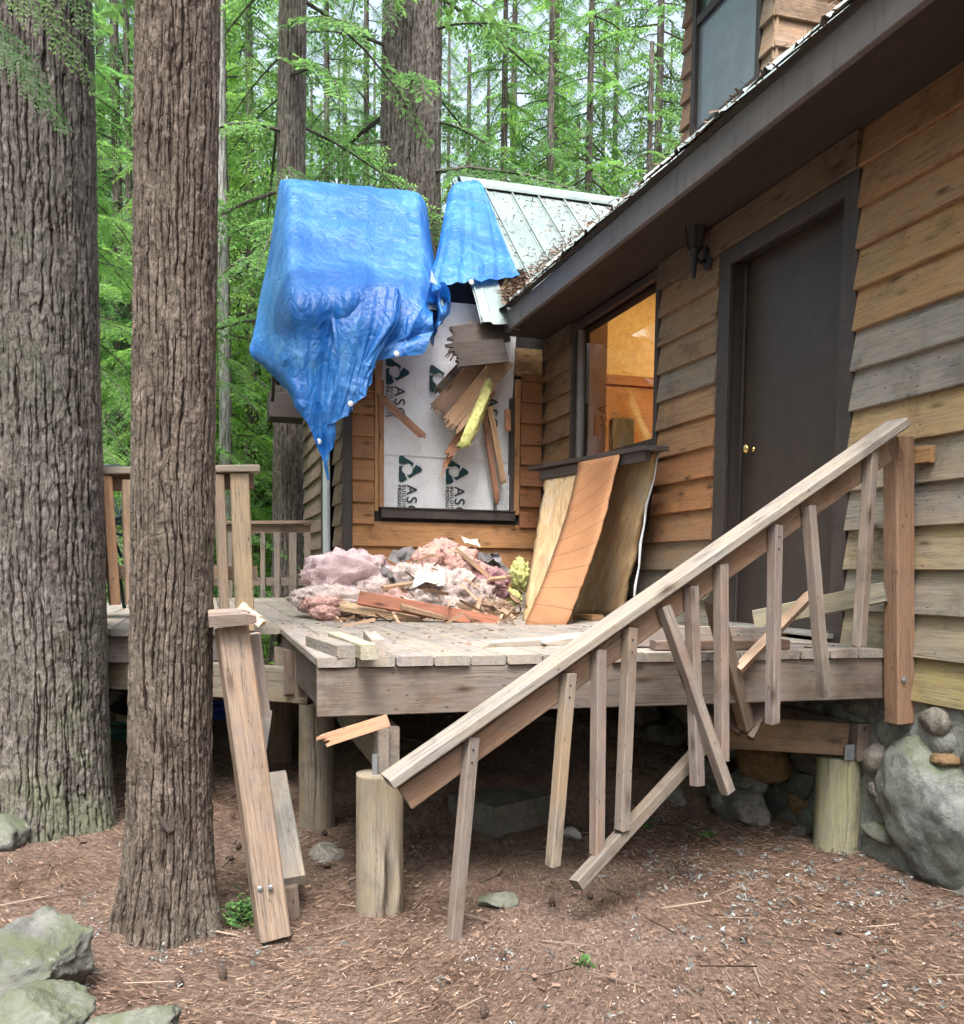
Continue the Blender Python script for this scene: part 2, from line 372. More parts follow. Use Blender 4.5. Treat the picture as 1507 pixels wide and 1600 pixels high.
# ------------------------------------------------------------------ ground
def ground_h(x, y):
    x = np.asarray(x, float); y = np.asarray(y, float)
    h = 0.025*fbm(np.stack([x*1.3, y*1.3, x*0], -1).reshape(-1, 3), 4, 3).reshape(x.shape)
    bank = (sstep(4.3, 4.6, y)*sstep(0.7, 1.1, x)*.17 + sstep(4.2, 6.0, y)*sstep(.9, 2.2, x)*.16)*(1-sstep(9, 11, y))
    h = h + bank + 0.05*np.clip(y-12, 0, 60)
    h = h + 0.07*sstep(-0.3, -2.0, x)*sstep(4.5, 2.0, y)
    return h
def gz(x, y): return float(ground_h(np.array([x]), np.array([y]))[0])
def grid_mesh(name, xs, ys, mat):
    X, Y = np.meshgrid(xs, ys); Z = ground_h(X.ravel(), Y.ravel()).reshape(X.shape)
    near = np.exp(-((X-0.8)**2 + (Y-3.5)**2)/14.0)
    Z = Z + 0.009*near*fbm(np.stack([X.ravel()*24, Y.ravel()*24, X.ravel()*0], -1), 3, 8).reshape(X.shape)
    V = np.stack([X.ravel(), Y.ravel(), Z.ravel()], -1); nx, ny = len(xs), len(ys)
    i = np.arange(nx*ny).reshape(ny, nx); F = np.stack([i[:-1, :-1], i[:-1, 1:], i[1:, 1:], i[1:, :-1]], -1).reshape(-1, 4)
    return fastmesh(name, V, F, mat, True)
gm = NT('needle_litter_ground'); v = gm.coords(rnd=False)
n1 = gm.noise(v, 1.1, 6, 0.6); n2 = gm.noise(v, 9, 8, 0.7); n3 = gm.noise(v, 60, 6, 0.75); n4 = gm.noise(gm.scaled(v, (1, 1, 0.2)), 22, 5, 0.7, 1.5)
gc = gm.mix(gm.ramp(n2, [(0.35, 0.0), (0.65, 1.0)]), (0.105, 0.066, 0.046), (0.215, 0.15, 0.115))
gc = gm.mix(gm.ramp(n1, [(0.4, 0.0), (0.65, 0.8)]), gc, gm.mix(n3, (0.18, 0.12, 0.098), (0.31, 0.235, 0.2)))
gc = gm.mix(1.0, gc, gm.ramp(n3, [(0.28, 0.35), (0.5, 0.95), (0.75, 1.6)]), 'MULTIPLY')
gc = gm.mix(1.0, gc, gm.ramp(n4, [(0.3, 0.6), (0.6, 1.1)]), 'MULTIPLY')
gb = gm.bump(n2, 0.6, 0.05); gb = gm.bump(n3, 0.9, 0.02, gb)
gm.bsdf(Base_Color=gc, Roughness=0.95, Normal=gb, **{'Specular IOR Level': 0.1})
xs = np.unique(np.concatenate([np.linspace(-150, -4, 26), np.linspace(-4, 6, 240), np.linspace(6, 160, 26)]))
ys = np.unique(np.concatenate([np.linspace(-60, 0.5, 14), np.linspace(0.5, 9, 210), np.linspace(9, 30, 40), np.linspace(30, 260, 24)]))
put('ground', grid_mesh('ground', xs, ys, gm.m))['kind'] = 'structure'

# ------------------------------------------------------------------ cabin
cabin = thing('cabin', (W, 5, 0), 'brown cedar cabin with lap siding, dark trim and a storm-torn metal roof', 'cabin')
def boxes(name, bl, parent, mat, col=None, weather=0.3):
    v, f = [], []
    for (lo, hi) in bl:
        b = len(v); (x0, y0, z0), (x1, y1, z1) = lo, hi
        v += [(x0, y0, z0), (x1, y0, z0), (x1, y1, z0), (x0, y1, z0), (x0, y0, z1), (x1, y0, z1), (x1, y1, z1), (x0, y1, z1)]
        f += [tuple(b+i for i in q) for q in ((3, 2, 1, 0), (4, 5, 6, 7), (0, 1, 5, 4), (1, 2, 6, 5), (2, 3, 7, 6), (3, 0, 4, 7))]
    return put(name, mesh(name, v, f, mat), None, parent, col, weather)
TARPAPER = m_plain('dark_sheathing', (0.03, 0.026, 0.024), 0.9)
EXPO = 0.183
def siding(parent, a, b, out, col, weather, h=0.208):
    X = (Vector(b)-Vector(a)).normalized(); Z = Vector(out); Y = Z.cross(X)
    if Y.z < 0: a, b = b, a; X = -X; Y = -Y
    L = (Vector(b)-Vector(a)).length; M = Matrix((X, Y, Z)).transposed().to_4x4(); M.translation = Vector(a)
    seg = max(1, min(6, int(L/0.3))); v, f = [], []; base = R.uniform(-0.003, 0.003); tilt = R.uniform(-0.003, 0.003)
    for i in range(seg+1):
        t = i/seg; dy = base + tilt*t + R.uniform(-0.0022, 0.0022); dz = R.uniform(0, 0.005)
        e = R.uniform(-0.002, 0.002)
        for (y, z) in ((dy, 0.003), (dy, 0.036+dz), (dy+0.004, 0.04+dz), (h, 0.0105), (h, 0.001)): v.append((L*t+e, y, z))
    for i in range(seg):
        for k in range(5): p = i*5+k; q = i*5+(k+1) % 5; f.append((p, p+5, q+5, q))
    f.append((0, 1, 2, 3, 4)); f.append(tuple(range(seg*5+4, seg*5-1, -1)))
    return put('siding_board', mesh('siding_board', v, f, WOOD), M, parent, (col[0]*.88, col[1]*.8, col[2]*.79), weather*.92)
def jit(c, a=0.12): k = 1+R.uniform(-a, a); return (c[0]*k, c[1]*k*(1+R.uniform(-0.04, 0.04)), c[2]*k*(1+R.uniform(-0.06, 0.06)))
ORANGE, TAN, OCHRE, SAGE, DRK = (0.36, 0.2, 0.1), (0.29, 0.195, 0.12), (0.34, 0.24, 0.12), (0.3, 0.285, 0.19), (0.2, 0.125, 0.075)
DY0, DY1 = yx(1327, W), yx(1117, W)     # door casing outer edges: near, far
WY0, WY1 = yx(1027, W), yx(893, W)      # window outer edges: near, far
WZ0, WZ1 = EYE+0.90, EYE+1.95
wall = boxes('wall', [((W+.006, -1.5, .6), (W+.12, DY0+.02, 3.42)), ((W+.006, DY1-.02, .6), (W+.12, WY0+.02, 3.42)), ((W+.006, WY1-.02, .6), (W+.12, 8.1, 3.42)),
      ((W+.006, WY0+.02, .6), (W+.12, WY1-.02, WZ0)), ((W+.006, WY0+.02, WZ1), (W+.12, WY1-.02, 3.42)), ((W+.006, DY0+.02, 3.06), (W+.12, DY1-.02, 3.42))], cabin, TARPAPER)
O = (-1, 0, 0)
zs = [0.743+EXPO*k for k in range(14)]
near_cols = [((0.36, 0.33, 0.16), .25), ((0.36, 0.34, 0.24), .55), ((0.34, 0.335, 0.27), .8), ((0.42, 0.38, 0.25), .35), ((0.36, 0.34, 0.28), .75), ((0.38, 0.35, 0.27), .65),
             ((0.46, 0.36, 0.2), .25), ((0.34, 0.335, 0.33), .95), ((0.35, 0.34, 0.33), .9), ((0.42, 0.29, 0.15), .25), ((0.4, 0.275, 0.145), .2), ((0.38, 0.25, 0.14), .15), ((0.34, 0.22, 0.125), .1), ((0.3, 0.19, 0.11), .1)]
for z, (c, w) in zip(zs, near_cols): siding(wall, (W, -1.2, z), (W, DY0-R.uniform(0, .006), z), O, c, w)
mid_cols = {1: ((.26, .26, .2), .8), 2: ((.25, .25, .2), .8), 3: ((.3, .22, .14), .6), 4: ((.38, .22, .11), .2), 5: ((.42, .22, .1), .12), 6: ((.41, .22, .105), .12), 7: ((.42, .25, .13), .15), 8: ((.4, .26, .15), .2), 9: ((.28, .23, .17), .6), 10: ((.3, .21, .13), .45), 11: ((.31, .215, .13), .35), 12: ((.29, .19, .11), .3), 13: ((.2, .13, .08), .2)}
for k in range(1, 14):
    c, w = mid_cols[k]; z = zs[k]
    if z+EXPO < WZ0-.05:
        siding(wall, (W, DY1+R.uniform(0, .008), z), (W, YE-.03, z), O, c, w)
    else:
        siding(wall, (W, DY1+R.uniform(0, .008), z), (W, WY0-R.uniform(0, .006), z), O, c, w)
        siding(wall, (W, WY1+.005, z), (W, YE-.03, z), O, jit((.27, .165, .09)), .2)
# frieze under the soffit
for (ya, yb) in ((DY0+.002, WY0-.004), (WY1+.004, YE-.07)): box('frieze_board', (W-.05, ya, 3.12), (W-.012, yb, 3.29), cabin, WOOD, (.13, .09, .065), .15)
box('door_head', (W-.032, DY0+.002, 3.03), (W-.0, DY1-.002, 3.118), cabin, BROWN)
# door
door = boxes('door', [((W+.09, DY0+.1, DK+.03), (W+.13, DY1-.1, 3.05))], cabin, DOORM)
box('jamb', (W-.03, DY0, DK-.01), (W+.0, DY0+.105, 3.028), door, BROWN)
box('jamb', (W-.03, DY1-.12, DK-.01), (W+.0, DY1, 3.028), door, BROWN)
box('jamb', (W+.002, DY0+.06, DK), (W+.125, DY0+.1, 3.05), door, BROWN)
box('jamb', (W+.002, DY1-.1, DK), (W+.125, DY1-.06, 3.05), door, BROWN)
box('door_stop', (W+.07, DY1-.125, DK+.03), (W+.088, DY1-.102, 3.04), door, BROWN)
box('threshold', (W-.06, DY0+.06, DK+.012), (W+.08, DY1-.06, DK+.034), door, m_plain('aluminium_sill', (.5, .5, .48), .4, .6))
kp = onX(1178, 702, W+.09); v, f = lathe([(.017, 0), (.017, .006), (.012, .008), (.011, .03), (.024, .038), (.029, .05), (.024, .062), (.01, .066)], 20)
put('door_handle', mesh('door_handle', v, f, BRASS, True), Matrix.Translation(kp) @ Matrix.Rotation(-math.pi/2, 4, 'Y'), door)
# window in the long wall
glass = NT('window_glass'); fr = glass.n('Fresnel', {'IOR': 1.5}).outputs[0]
gl = glass.n('BsdfGlossy', {'Roughness': 0.02}); tp = glass.n('BsdfTransparent', {'Color': c3(.93, .95, .94)})
mx = glass.n('MixShader', {0: glass.math('MULTIPLY', glass.math('MULTIPLY', fr, 2.4), glass.math('SUBTRACT', 1.0, glass.n('NewGeometry').outputs['Backfacing'])), 1: tp.outputs[0], 2: gl.outputs[0]}); glass.t.links.new(mx.outputs[0], glass.out.inputs[0])
win = boxes('window', [((W-.035, WY0, WZ0-.06), (W+.06, WY0+.05, WZ1+.05)), ((W-.035, WY1-.07, WZ0-.06), (W+.06, WY1, WZ1+.05)), ((W-.034, WY0+.05, WZ1), (W+.06, WY1-.07, WZ1+.05)), ((W-.034, WY0+.05, WZ0-.06), (W+.06, WY1-.07, WZ0))], cabin, BROWN)
WF = m_plain('grey_metal_frame', (.3, .31, .33), .4, .5)
boxes('window_frame', [((W-.01, WY1-.095, WZ0), (W+.03, WY1-.071, WZ1))], win, WF)
boxes('window_frame', [((W-.01, WY0+.051, WZ0), (W+.03, WY0+.06, WZ1))], win, WF)
boxes('pane', [((W+.018, WY0+.06, WZ0), (W+.024, WY1-.095, WZ1))], win, glass.m)
# lit room behind that window
ROOMO = m_wood('orange_panelling', .5)
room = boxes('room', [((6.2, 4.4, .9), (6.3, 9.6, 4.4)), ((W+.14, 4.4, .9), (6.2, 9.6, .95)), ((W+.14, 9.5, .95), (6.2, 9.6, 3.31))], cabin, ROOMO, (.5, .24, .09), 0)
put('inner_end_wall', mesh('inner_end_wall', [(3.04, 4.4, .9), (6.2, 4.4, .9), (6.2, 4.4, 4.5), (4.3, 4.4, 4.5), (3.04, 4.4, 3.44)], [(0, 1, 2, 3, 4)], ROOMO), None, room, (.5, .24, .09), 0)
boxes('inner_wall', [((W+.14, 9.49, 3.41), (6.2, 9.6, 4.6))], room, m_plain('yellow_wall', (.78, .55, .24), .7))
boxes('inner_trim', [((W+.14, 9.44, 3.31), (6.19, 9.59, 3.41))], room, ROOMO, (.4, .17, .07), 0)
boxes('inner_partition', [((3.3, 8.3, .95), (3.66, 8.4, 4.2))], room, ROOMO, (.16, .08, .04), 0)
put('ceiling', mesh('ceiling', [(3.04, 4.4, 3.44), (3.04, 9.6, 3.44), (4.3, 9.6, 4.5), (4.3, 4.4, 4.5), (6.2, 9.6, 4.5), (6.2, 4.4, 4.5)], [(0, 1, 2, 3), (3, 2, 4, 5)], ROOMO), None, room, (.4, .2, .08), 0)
boxes('picture', [((4.25, 9.44, 2.5), (4.5, 9.48, 2.95))], room, m_plain('green_picture', (.1, .09, .05), .6, 0, 5, .6))
lamp_d = bpy.data.lights.new('room_bulb', 'POINT'); lamp_d.energy = 40; lamp_d.color = (1, .72, .36); lamp_d.shadow_soft_size = .12
lamp = bpy.data.objects.new('room_bulb', lamp_d); COL.objects.link(lamp); lamp.location = (4.9, 7.6, 3.75)
cl = thing('ceiling_lamp', (4.9, 7.6, 4.5), 'warm ceiling lamp lighting the room behind the window', 'lamp')
v, f = lathe([(.09, 0), (.1, -.03), (.06, -.05)], 20); put('lamp_base', mesh('lamp_base', v, f, BRASS, True), Matrix.Translation((4.9, 7.6, 4.5)), cl)
# eave of the long wall
XE = 2.42
box('fascia', (XE-.018, -1.2, EAVE+.035), (XE+.018, 7.76, EAVE+.2), cabin, FASC)
SOFF = m_paint('dark_soffit', (.045, .035, .03), .7)
box('soffit', (XE+.02, -1.2, EAVE+.075), (W-.008, YE-.1, EAVE+.095), cabin, SOFF)

# ---- metal roofs
mt = NT('pale_green_metal_roof'); v = mt.coords()
n = mt.noise(mt.scaled(v, (1.2, 1.2, 1.2)), 2.2, 6, .65); n2 = mt.noise(v, 26, 6, .75); n3 = mt.noise(v, 7, 5, .7)
mc = mt.mix(mt.ramp(n, [(.3, 0), (.7, 1)]), (.15, .2, .195), (.24, .29, .285))
mc = mt.mix(mt.math('MULTIPLY', mt.ramp(n2, [(.56, 0), (.66, .9)]), mt.ramp(n3, [(.42, 0.15), (.62, 1)])), mc, (.16, .14, .12))
mt.bsdf(Base_Color=mc, Roughness=mt.ramp(n3, [(.3, .35), (.7, .65)]), Metallic=0.25, **{'Specular IOR Level': .5}); METAL = mt.m
roof = put('roof', None, Matrix.Translation((2, 8, 3.3)), cabin)
def zroof(y): return RZ0 + RS*(y-RY0)
RYL = 9.1     # the left part of the ridge has sagged
def panel(x0, x1, ya, yb, zoff=0.0, parent=roof, mat=METAL, seg=6, bend=None, rear=False, jag=0.0, rid=None):
    rid = rid or RYR
    """standing seam sheet between two seams, running down the slope"""
    wv = [(0, 0), (.03, 0), (.032, .026), (.05, .03), (.052, 0), (.4, .002), (.44, .008), (.48, .002), (.98, 0), (1.0, 0)]
    P = [(x0+(x1-x0)*min(a/.05*.03/(x1-x0), 1) if a <= .052 else x0+(x1-x0)*a, h) for a, h in wv]
    v, f = [], []; m = len(P)
    for i in range(seg+1):
        t = i/seg; y = ya+(yb-ya)*t
        for (x, h) in P:
            yy = y + (R.uniform(-jag, jag) if i == 0 else 0)
            zz = RZ0 + RS*(yy-RY0) if not rear else RZ0 + RS*(2*rid-yy-RY0)
            q = Vector((x, yy, zz+zoff+h))
            if bend: q = bend(q, t)
            v.append(q)
    for i in range(seg):
        for k in range(m-1): f.append((i*m+k, i*m+k+1, (i+1)*m+k+1, (i+1)*m+k))
    return put('roof_panel', mesh('roof_panel', v, f, mat), None, parent)
PW = .285
def valley_y(x): return RY0 + max(0, (.85*(x-XE+.075)+EAVE+.215-RZ0)/RS)
x = .72
while x < 1.7:
    panel(x, x+PW-.004, RY0, RYL, rear=False); panel(x, x+PW-.004, 2*RYL-RY0, RYL, rear=True, rid=RYL); x += PW
x = 2.44
for k in range(9):
    y0 = max(7.42, valley_y(x+PW*.5)-.25)
    if k == 0: y0 = 8.05
    panel(x, x+PW-.004, y0, RYR); panel(x, x+PW-.004, 2*RYR-RY0, RYR, rear=True); x += PW
# torn low sheet, bent down at the broken eave
def bend(q, t): k = (1-t)**2; return q + Vector((0.02*math.sin(q.x*19), 0.05*k, -.07*k))
for (xa, xb) in ((2.16, 2.4),): panel(xa, xb, 7.4, 7.84, .012, bend=bend, jag=.03)
# ridge caps
for (xa, xb, RR) in ((2.5, 4.98, RYR),):
    v = []; f = []
    for i, xx in enumerate((xa, xb)):
        for (dy, dz) in ((-.13, -.117+.035), (-.125, -.1+.045), (-.02, .05), (.02, .05), (.13, -.08)): v.append((xx, RR+dy, zroof(RR)+dz))
    for k in range(4): f.append((k, k+1, k+6, k+5))
    put('ridge_cap', mesh('ridge_cap', v, f, METAL), None, roof)
UND = m_plain('roof_underlay', (.05, .045, .04), .9)
def slab(name, pts, th, mat, parent, col=None, w=.2):
    n = (Vector(pts[1])-Vector(pts[0])).cross(Vector(pts[2])-Vector(pts[0])).normalized()*th; k = len(pts)
    v = [Vector(p) for p in pts]+[Vector(p)-n for p in pts]
    f = [tuple(range(k)), tuple(range(2*k-1, k-1, -1))]+[(i, i+k, (i+1) % k+k, (i+1) % k) for i in range(k)]
    return put(name, mesh(name, v, f, mat), None, parent, col, w)
for (xa, xb, ya, RR) in ((.76, 1.8, RY0+.03, RYL), (2.5, 5.0, 8.05, RYR)):
    slab('roof_deck', [(xa, ya, zroof(ya)-.015), (xb, ya, zroof(ya)-.015), (xb, RR, zroof(RR)-.015), (xa, RR, zroof(RR)-.015)], .03, UND, roof)
    yb = 2*RR-RY0-.03
    slab('roof_deck', [(xa, RR, zroof(RR)-.015), (xb, RR, zroof(RR)-.015), (xb, yb, zroof(RY0)), (xa, yb, zroof(RY0))], .03, UND, roof)
# rake boards and rear eave box at the left gable
slab('rake_board', [(.7, RY0, zroof(RY0)-.02), (.7, RYL, zroof(RYL)-.02), (.7, RYL, zroof(RYL)-.2), (.7, RY0, zroof(RY0)-.2)], .035, BROWN, roof)
slab('rake_board', [(.7, RYL, zroof(RYL)-.02), (.7, 2*RYL-RY0, zroof(RY0)-.02), (.7, 2*RYL-RY0, zroof(RY0)-.2), (.7, RYL, zroof(RYL)-.2)], .035, BROWN, roof)
box('eave_box', (.7, 11.1, 3.02), (1.5, 11.55, 3.3), roof, BROWN)
# main roof sheets above the long fascia: ribbed edge shows over the fascia
y = -1.15
while y < 7.3:
    P = [(0, .0), (.02, 0), (.035, .022), (.055, .022), (.07, 0), (.2, .0), (.215, .01), (.235, .01), (.25, 0), (.395, 0)]
    v, f = [], []
    for i, s in enumerate((0, .02, 3.6)):
        for (d, h) in P: v.append((XE-.075+s+(R.uniform(-.006, .006) if i < 2 else 0), y+d, EAVE+.215+.85*s+h+(R.uniform(-.006, .008) if i < 2 else 0)))
    m = len(P)
    for i in range(2):
        for k in range(m-1): f.append((i*m+k, i*m+k+1, (i+1)*m+k+1, (i+1)*m+k))
    put('roof_panel', mesh('roof_panel', v, f, METAL), None, roof); y += .4
slab('roof_deck', [(XE-.04, -1.2, EAVE+.195+.03), (XE-.04, 7.3, EAVE+.195+.03), (5.9, 10.3, EAVE+.195+3.12), (5.9, -1.2, EAVE+.195+3.12)], -.03, UND, roof)

# ---- dormer
DX, DYN, DYF = 3.4, 5.25, 6.4
dorm = boxes('wall', [((DX+.006, DYN+.006, 3.6), (DX+.1, 5.38, 6.2)), ((DX+.006, 6.3, 3.6), (DX+.1, DYF, 6.2)), ((DX+.006, 5.38, 3.6), (DX+.1, 6.3, 4.0)), ((DX+.1, DYN+.006, 3.6), (5.6, DYN+.1, 6.2)), ((DX+.006, 5.38, 5.46), (DX+.1, 6.3, 6.2))], cabin, TARPAPER)
WX0, WX1 = yx(1168, DX), yx(1066, DX)
for k in range(14):
    z = 3.95+EXPO*k
    siding(dorm, (DX, DYN-.03, z), (DX, WX0-.005, z), O, jit((.38, .3, .2)), .3)
    siding(dorm, (DX, WX1+.005, z), (DX, DYF, z), O, jit((.36, .23, .15)), .25)
    if z > 4.02: siding(dorm, (DX-.03, DYN, z), (5.5, DYN, z), (0, -1, 0), jit((.38, .29, .19)), .25)
zb = onX(1068, 226, DX).z
uw = boxes('window', [((DX-.035, WX0, zb-.05), (DX+.03, WX0+.05, 5.5)), ((DX-.035, WX1-.05, zb-.05), (DX+.03, WX1, 5.5)), ((DX-.034, WX0+.05, zb-.05), (DX+.03, WX1-.05, zb)), ((DX-.03, WX0+.05, zb+.72), (DX+.03, WX1-.05, zb+.78))], cabin, BROWN)
boxes('pane', [((DX-.004, WX0+.05, zb), (DX+.01, WX1-.05, zb+.72))], uw, m_plain('screened_glass', (.19, .225, .25), .16, 0, 3, .2, 0, .6))
boxes('pane', [((DX+.005, WX0+.05, zb+.78), (DX+.015, WX1-.05, 5.5))], uw, m_plain('upper_glass', (.1, .15, .14), .06, 0, 3, .3, 0, .8))
boxes('dormer_eave', [((3.0, 4.9, 5.53), (5.6, 6.42, 5.68))], cabin, BROWN)

# ---- end wall with the boarded window
ex = lambda px: xy(px, YE)
EX0, EX1 = ex(541), W
QX0, QX1 = ex(600), ex(793); QZ0 = onY(700, 798, YE).z; QZ1 = 3.32
ew = boxes('wall', [((EX0, YE+.006, .6), (QX0, YE+.1, 3.4)), ((QX1, YE+.006, .6), (W, YE+.1, 3.4)), ((QX0, YE+.006, .6), (QX1, YE+.1, QZ0)), ((EX0, YE+.05, 3.4), (W, YE+.1, 3.74)), ((QX0-.02, YE+.07, QZ0), (QX1+.02, YE+.1, 3.4))], cabin, TARPAPER)
for k in range(1, 13):
    z = zs[k]; OUT = (0, -1, 0); c = jit((.4, .22, .1), .1); w = .12
    if k <= 1: c, w = (.25, .22, .2), .9
    if z+EXPO < QZ0-.02: siding(ew, (EX0+.05, YE, z), (W-.005, YE, z), OUT, c, w)
    else:
        if z < 2.9: siding(ew, (EX0+.05, YE, z), (QX0-.09, YE, z), OUT, c, w)
        if z < 3.0: siding(ew, (QX1+.1, YE, z), (W-.04, YE, z), OUT, jit((.33, .16, .075)), .08)
box('corner_board', (EX0-.03, YE-.045, .8), (EX0+.045, YE-.002, 3.3), cabin, BROWN)
box('corner_board', (W-.035, YE-.06, .8), (W-.002, YE-.035, 3.2), cabin, WOOD, (.05, .035, .03), .1)
ewin = boxes('window', [((QX0-.03, YE-.05, QZ0-.075), (QX1+.05, YE-.012, QZ0))], cabin, BROWN)
box('window_sill', (QX0-.04, YE-.062, QZ0+.001), (QX1+.05, YE-.02, QZ0+.014), ewin, BROWN)
box('casing', (QX1-.01, YE-.05, QZ0+.015), (QX1+.035, YE-.012, 2.78), ewin, BROWN)
box('casing', (QX0-.05, YE-.04, QZ0+.015), (QX0-.008, YE-.012, 2.86), ewin, WOOD, (.36, .19, .1), .1)
box('casing', (QX0-.085, YE-.03, QZ0-.02), (QX0-.052, YE-.008, 2.95), ewin, WOOD, (.42, .25, .12), .1)
box('casing', (QX1+.04, YE-.03, QZ0-.02), (QX1+.095, YE-.008, 2.95), ewin, WOOD, (.4, .22, .11), .1)
box('weather_strip', (QX1-.02, YE-.056, QZ0+.02), (QX1-.011, YE-.02, QZ0+.32), ewin, m_plain('white_strip', (.7, .72, .75), .5))
osb = NT('strand_board'); v = osb.coords(); vo = osb.n('TexVoronoi', {'Vector': osb.scaled(v, (9, 26, 26)), 'Scale': 1.6, 'Randomness': 1.0}).outputs['Color']
nn = osb.noise(osb.scaled(v, (4, 30, 30)), 2.5, 6, .7)
oc = osb.mix(osb.n('SeparateColor', {0: vo}).outputs[0], (.3, .17, .08), (.5, .33, .18)); oc = osb.mix(1.0, oc, osb.ramp(nn, [(.25, .5), (.7, 1.15)]), 'MULTIPLY')
osb.bsdf(Base_Color=oc, Roughness=.85, Normal=osb.bump(nn, .5, .005)); OSB = osb.m
box('strand_board_patch', (QX1+.04, YE-.034, 2.98), (W-.05, YE-.012, 3.22), ew, OSB)
box('strand_board_patch', (EX0+.05, YE-.034, 2.93), (QX0-.02, YE-.012, 3.1), ew, OSB)
# side wall of the rear wing
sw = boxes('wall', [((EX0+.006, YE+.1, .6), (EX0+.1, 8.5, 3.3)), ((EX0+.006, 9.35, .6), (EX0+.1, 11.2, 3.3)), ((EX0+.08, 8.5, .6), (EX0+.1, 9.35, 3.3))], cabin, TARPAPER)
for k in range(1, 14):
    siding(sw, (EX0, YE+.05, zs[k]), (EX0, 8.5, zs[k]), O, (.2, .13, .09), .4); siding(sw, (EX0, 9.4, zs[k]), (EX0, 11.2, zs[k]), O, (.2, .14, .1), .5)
box('corner_board', (EX0-.04, 9.32, DK), (EX0-.002, 9.38, 3.2), cabin, BROWN)
box('white_door_frame', (EX0-.03, 8.95, DK), (EX0+.0, 9.3, 3.15), cabin, m_plain('white_vinyl', (.62, .66, .72), .45, 0, 3, .1))
# broken eave over the end wall
brk = put('broken_eave', None, Matrix.Translation((2.2, 7.6, 3.3)), cabin)
splinter('broken_soffit_board', onY(790, 548, 7.5), onY(705, 556, 7.42), .2, .03, (0, .2, 1), brk, (.05, .04, .037), .1, 6, 0, .05)
splinter('broken_soffit_board', onY(792, 516, 7.6), onY(700, 530, 7.55), .2, .03, (0, .3, 1), brk, (.07, .055, .05), .1, 5, 0, .06)
splinter('broken_rafter', (2.5, 7.9, 3.5), (2.45, 7.36, 3.3), .12, .04, (0, -.4, 1), brk, (.2, .13, .08), .4, 5, 0, .08)
splinter('broken_rafter', onY(740, 505, 7.75), onY(700, 560, 7.7), .06, .03, (1, 0, 0), brk, (.16, .1, .07), .4, 4, 0, .06)
# stone foundation under the near wall
found = boxes('foundation', [((W-.02, -1.2, -.4), (W+.2, 8, .74))], cabin, MORTAR)
rng = random.Random(5)
STN = [(1462, 1128, .11, .07, DARKROCK, 0), (1475, 1187, .1, .035, RUST, 0), (1470, 1262, .34, .3, BOULDER, 1), (1372, 1190, .12, .09, DARKROCK, 0), (1385, 1245, .11, .12, DARKROCK, 0), (1378, 1302, .12, .05, GREYROCK, 0)]
for i, (px, py, hw, hh, mt_, big) in enumerate(STN):
    p = onX(px, py, W-.02 if not big else W-.015)
    lump('foundation_stone', p, (.05 if not big else .12, hw, hh), mt_, 20+i, 4 if not big else 5, .22, 1.1, .08, parent=found, facet=.7)
for r_, z_ in enumerate((.06, .24, .42, .58, .69)):
    y_ = 1.9+.11*(r_ % 2)
    while y_ < 4.4:
        hw = rng.uniform(.09, .15)
        if not (2.7 < y_ < 3.35 and z_ < .5): lump('foundation_stone', (W-.015+rng.uniform(-.015, .02), y_+hw, z_+rng.uniform(-.02, .02)), (.045, hw*1.02, .1*rng.uniform(.85, 1.1) if z_ < .65 else .06), (DARKROCK, GREYROCK, BOULDER, GREYROCK)[rng.randrange(4)], 300+r_*20+int(y_*7), 3, .2, 1.2, .12, parent=found, facet=.95)
        y_ += hw*2.05
for i in range(60):
    y_, z_ = rng.uniform(4.15, 6.8), rng.uniform(.02, .62); s_ = rng.uniform(.08, .15)
    lump('foundation_stone', (W-.03+rng.uniform(-.05, .03)-(.62-z_)*.35, y_, z_), (s_*.9, s_*1.15, s_*.8), (DARKROCK, DARKROCK, GREYROCK, RUST)[rng.randrange(4)], 200+i, 4, .25, 1.2, .1, parent=found, facet=.7)
p = Vector((W+.08, 2.4, .2)); lump('foundation_stone', p, (.15, .3, .35), BOULDER, 66, 5, .2, 1.1, .08, parent=found, facet=.7)

# ------------------------------------------------------------------ house wrap with its print
wrapm = NT('white_house_wrap'); v = wrapm.coords(rnd=False); n = wrapm.noise(v, 4, 6, .65); n2 = wrapm.noise(v, 16, 6, .7)
wc = wrapm.mix(wrapm.ramp(n, [(.35, 0), (.75, .7)]), (.83, .85, .89), (.66, .66, .69)); wc = wrapm.mix(1.0, wc, wrapm.ramp(n2, [(.3, .82), (.6, 1.0)]), 'MULTIPLY')
wb = wrapm.bump(n, .5, .03); wb = wrapm.bump(n2, .25, .01, wb); wrapm.bsdf(Base_Color=wc, Roughness=.55, Normal=wb)
def sheet(name, P, mat, nx=40, ny=40, amp=.004, seed=0, parent=None, fr=6):
    """bilinear sheet through four corners (tl, tr, br, bl) with soft creases"""
    P = [np.array(p) for p in P]; s, t = np.meshgrid(np.linspace(0, 1, nx), np.linspace(0, 1, ny)); s = s.ravel()[:, None]; t = t.ravel()[:, None]
    V = (P[0]*(1-s)+P[1]*s)*(1-t)+(P[3]*(1-s)+P[2]*s)*t; nrm = np.cross(P[1]-P[0], P[3]-P[0]); nrm /= np.linalg.norm(nrm)
    V = V + nrm*(amp*fbm(V*fr, 3, seed)[:, None])
    i = np.arange(nx*ny).reshape(ny, nx); F = np.stack([i[:-1, :-1], i[1:, :-1], i[1:, 1:], i[:-1, 1:]], -1).reshape(-1, 4)
    return put(name, fastmesh(name, V, F, mat, True), None, parent)
wrap = thing('house_wrap', (QX0+.5, YE, QZ0), 'white printed house wrap sheet closing the window opening of the end wall', 'house wrap')
yw = YE-.004; ZM = onY(700, 718, YE).z
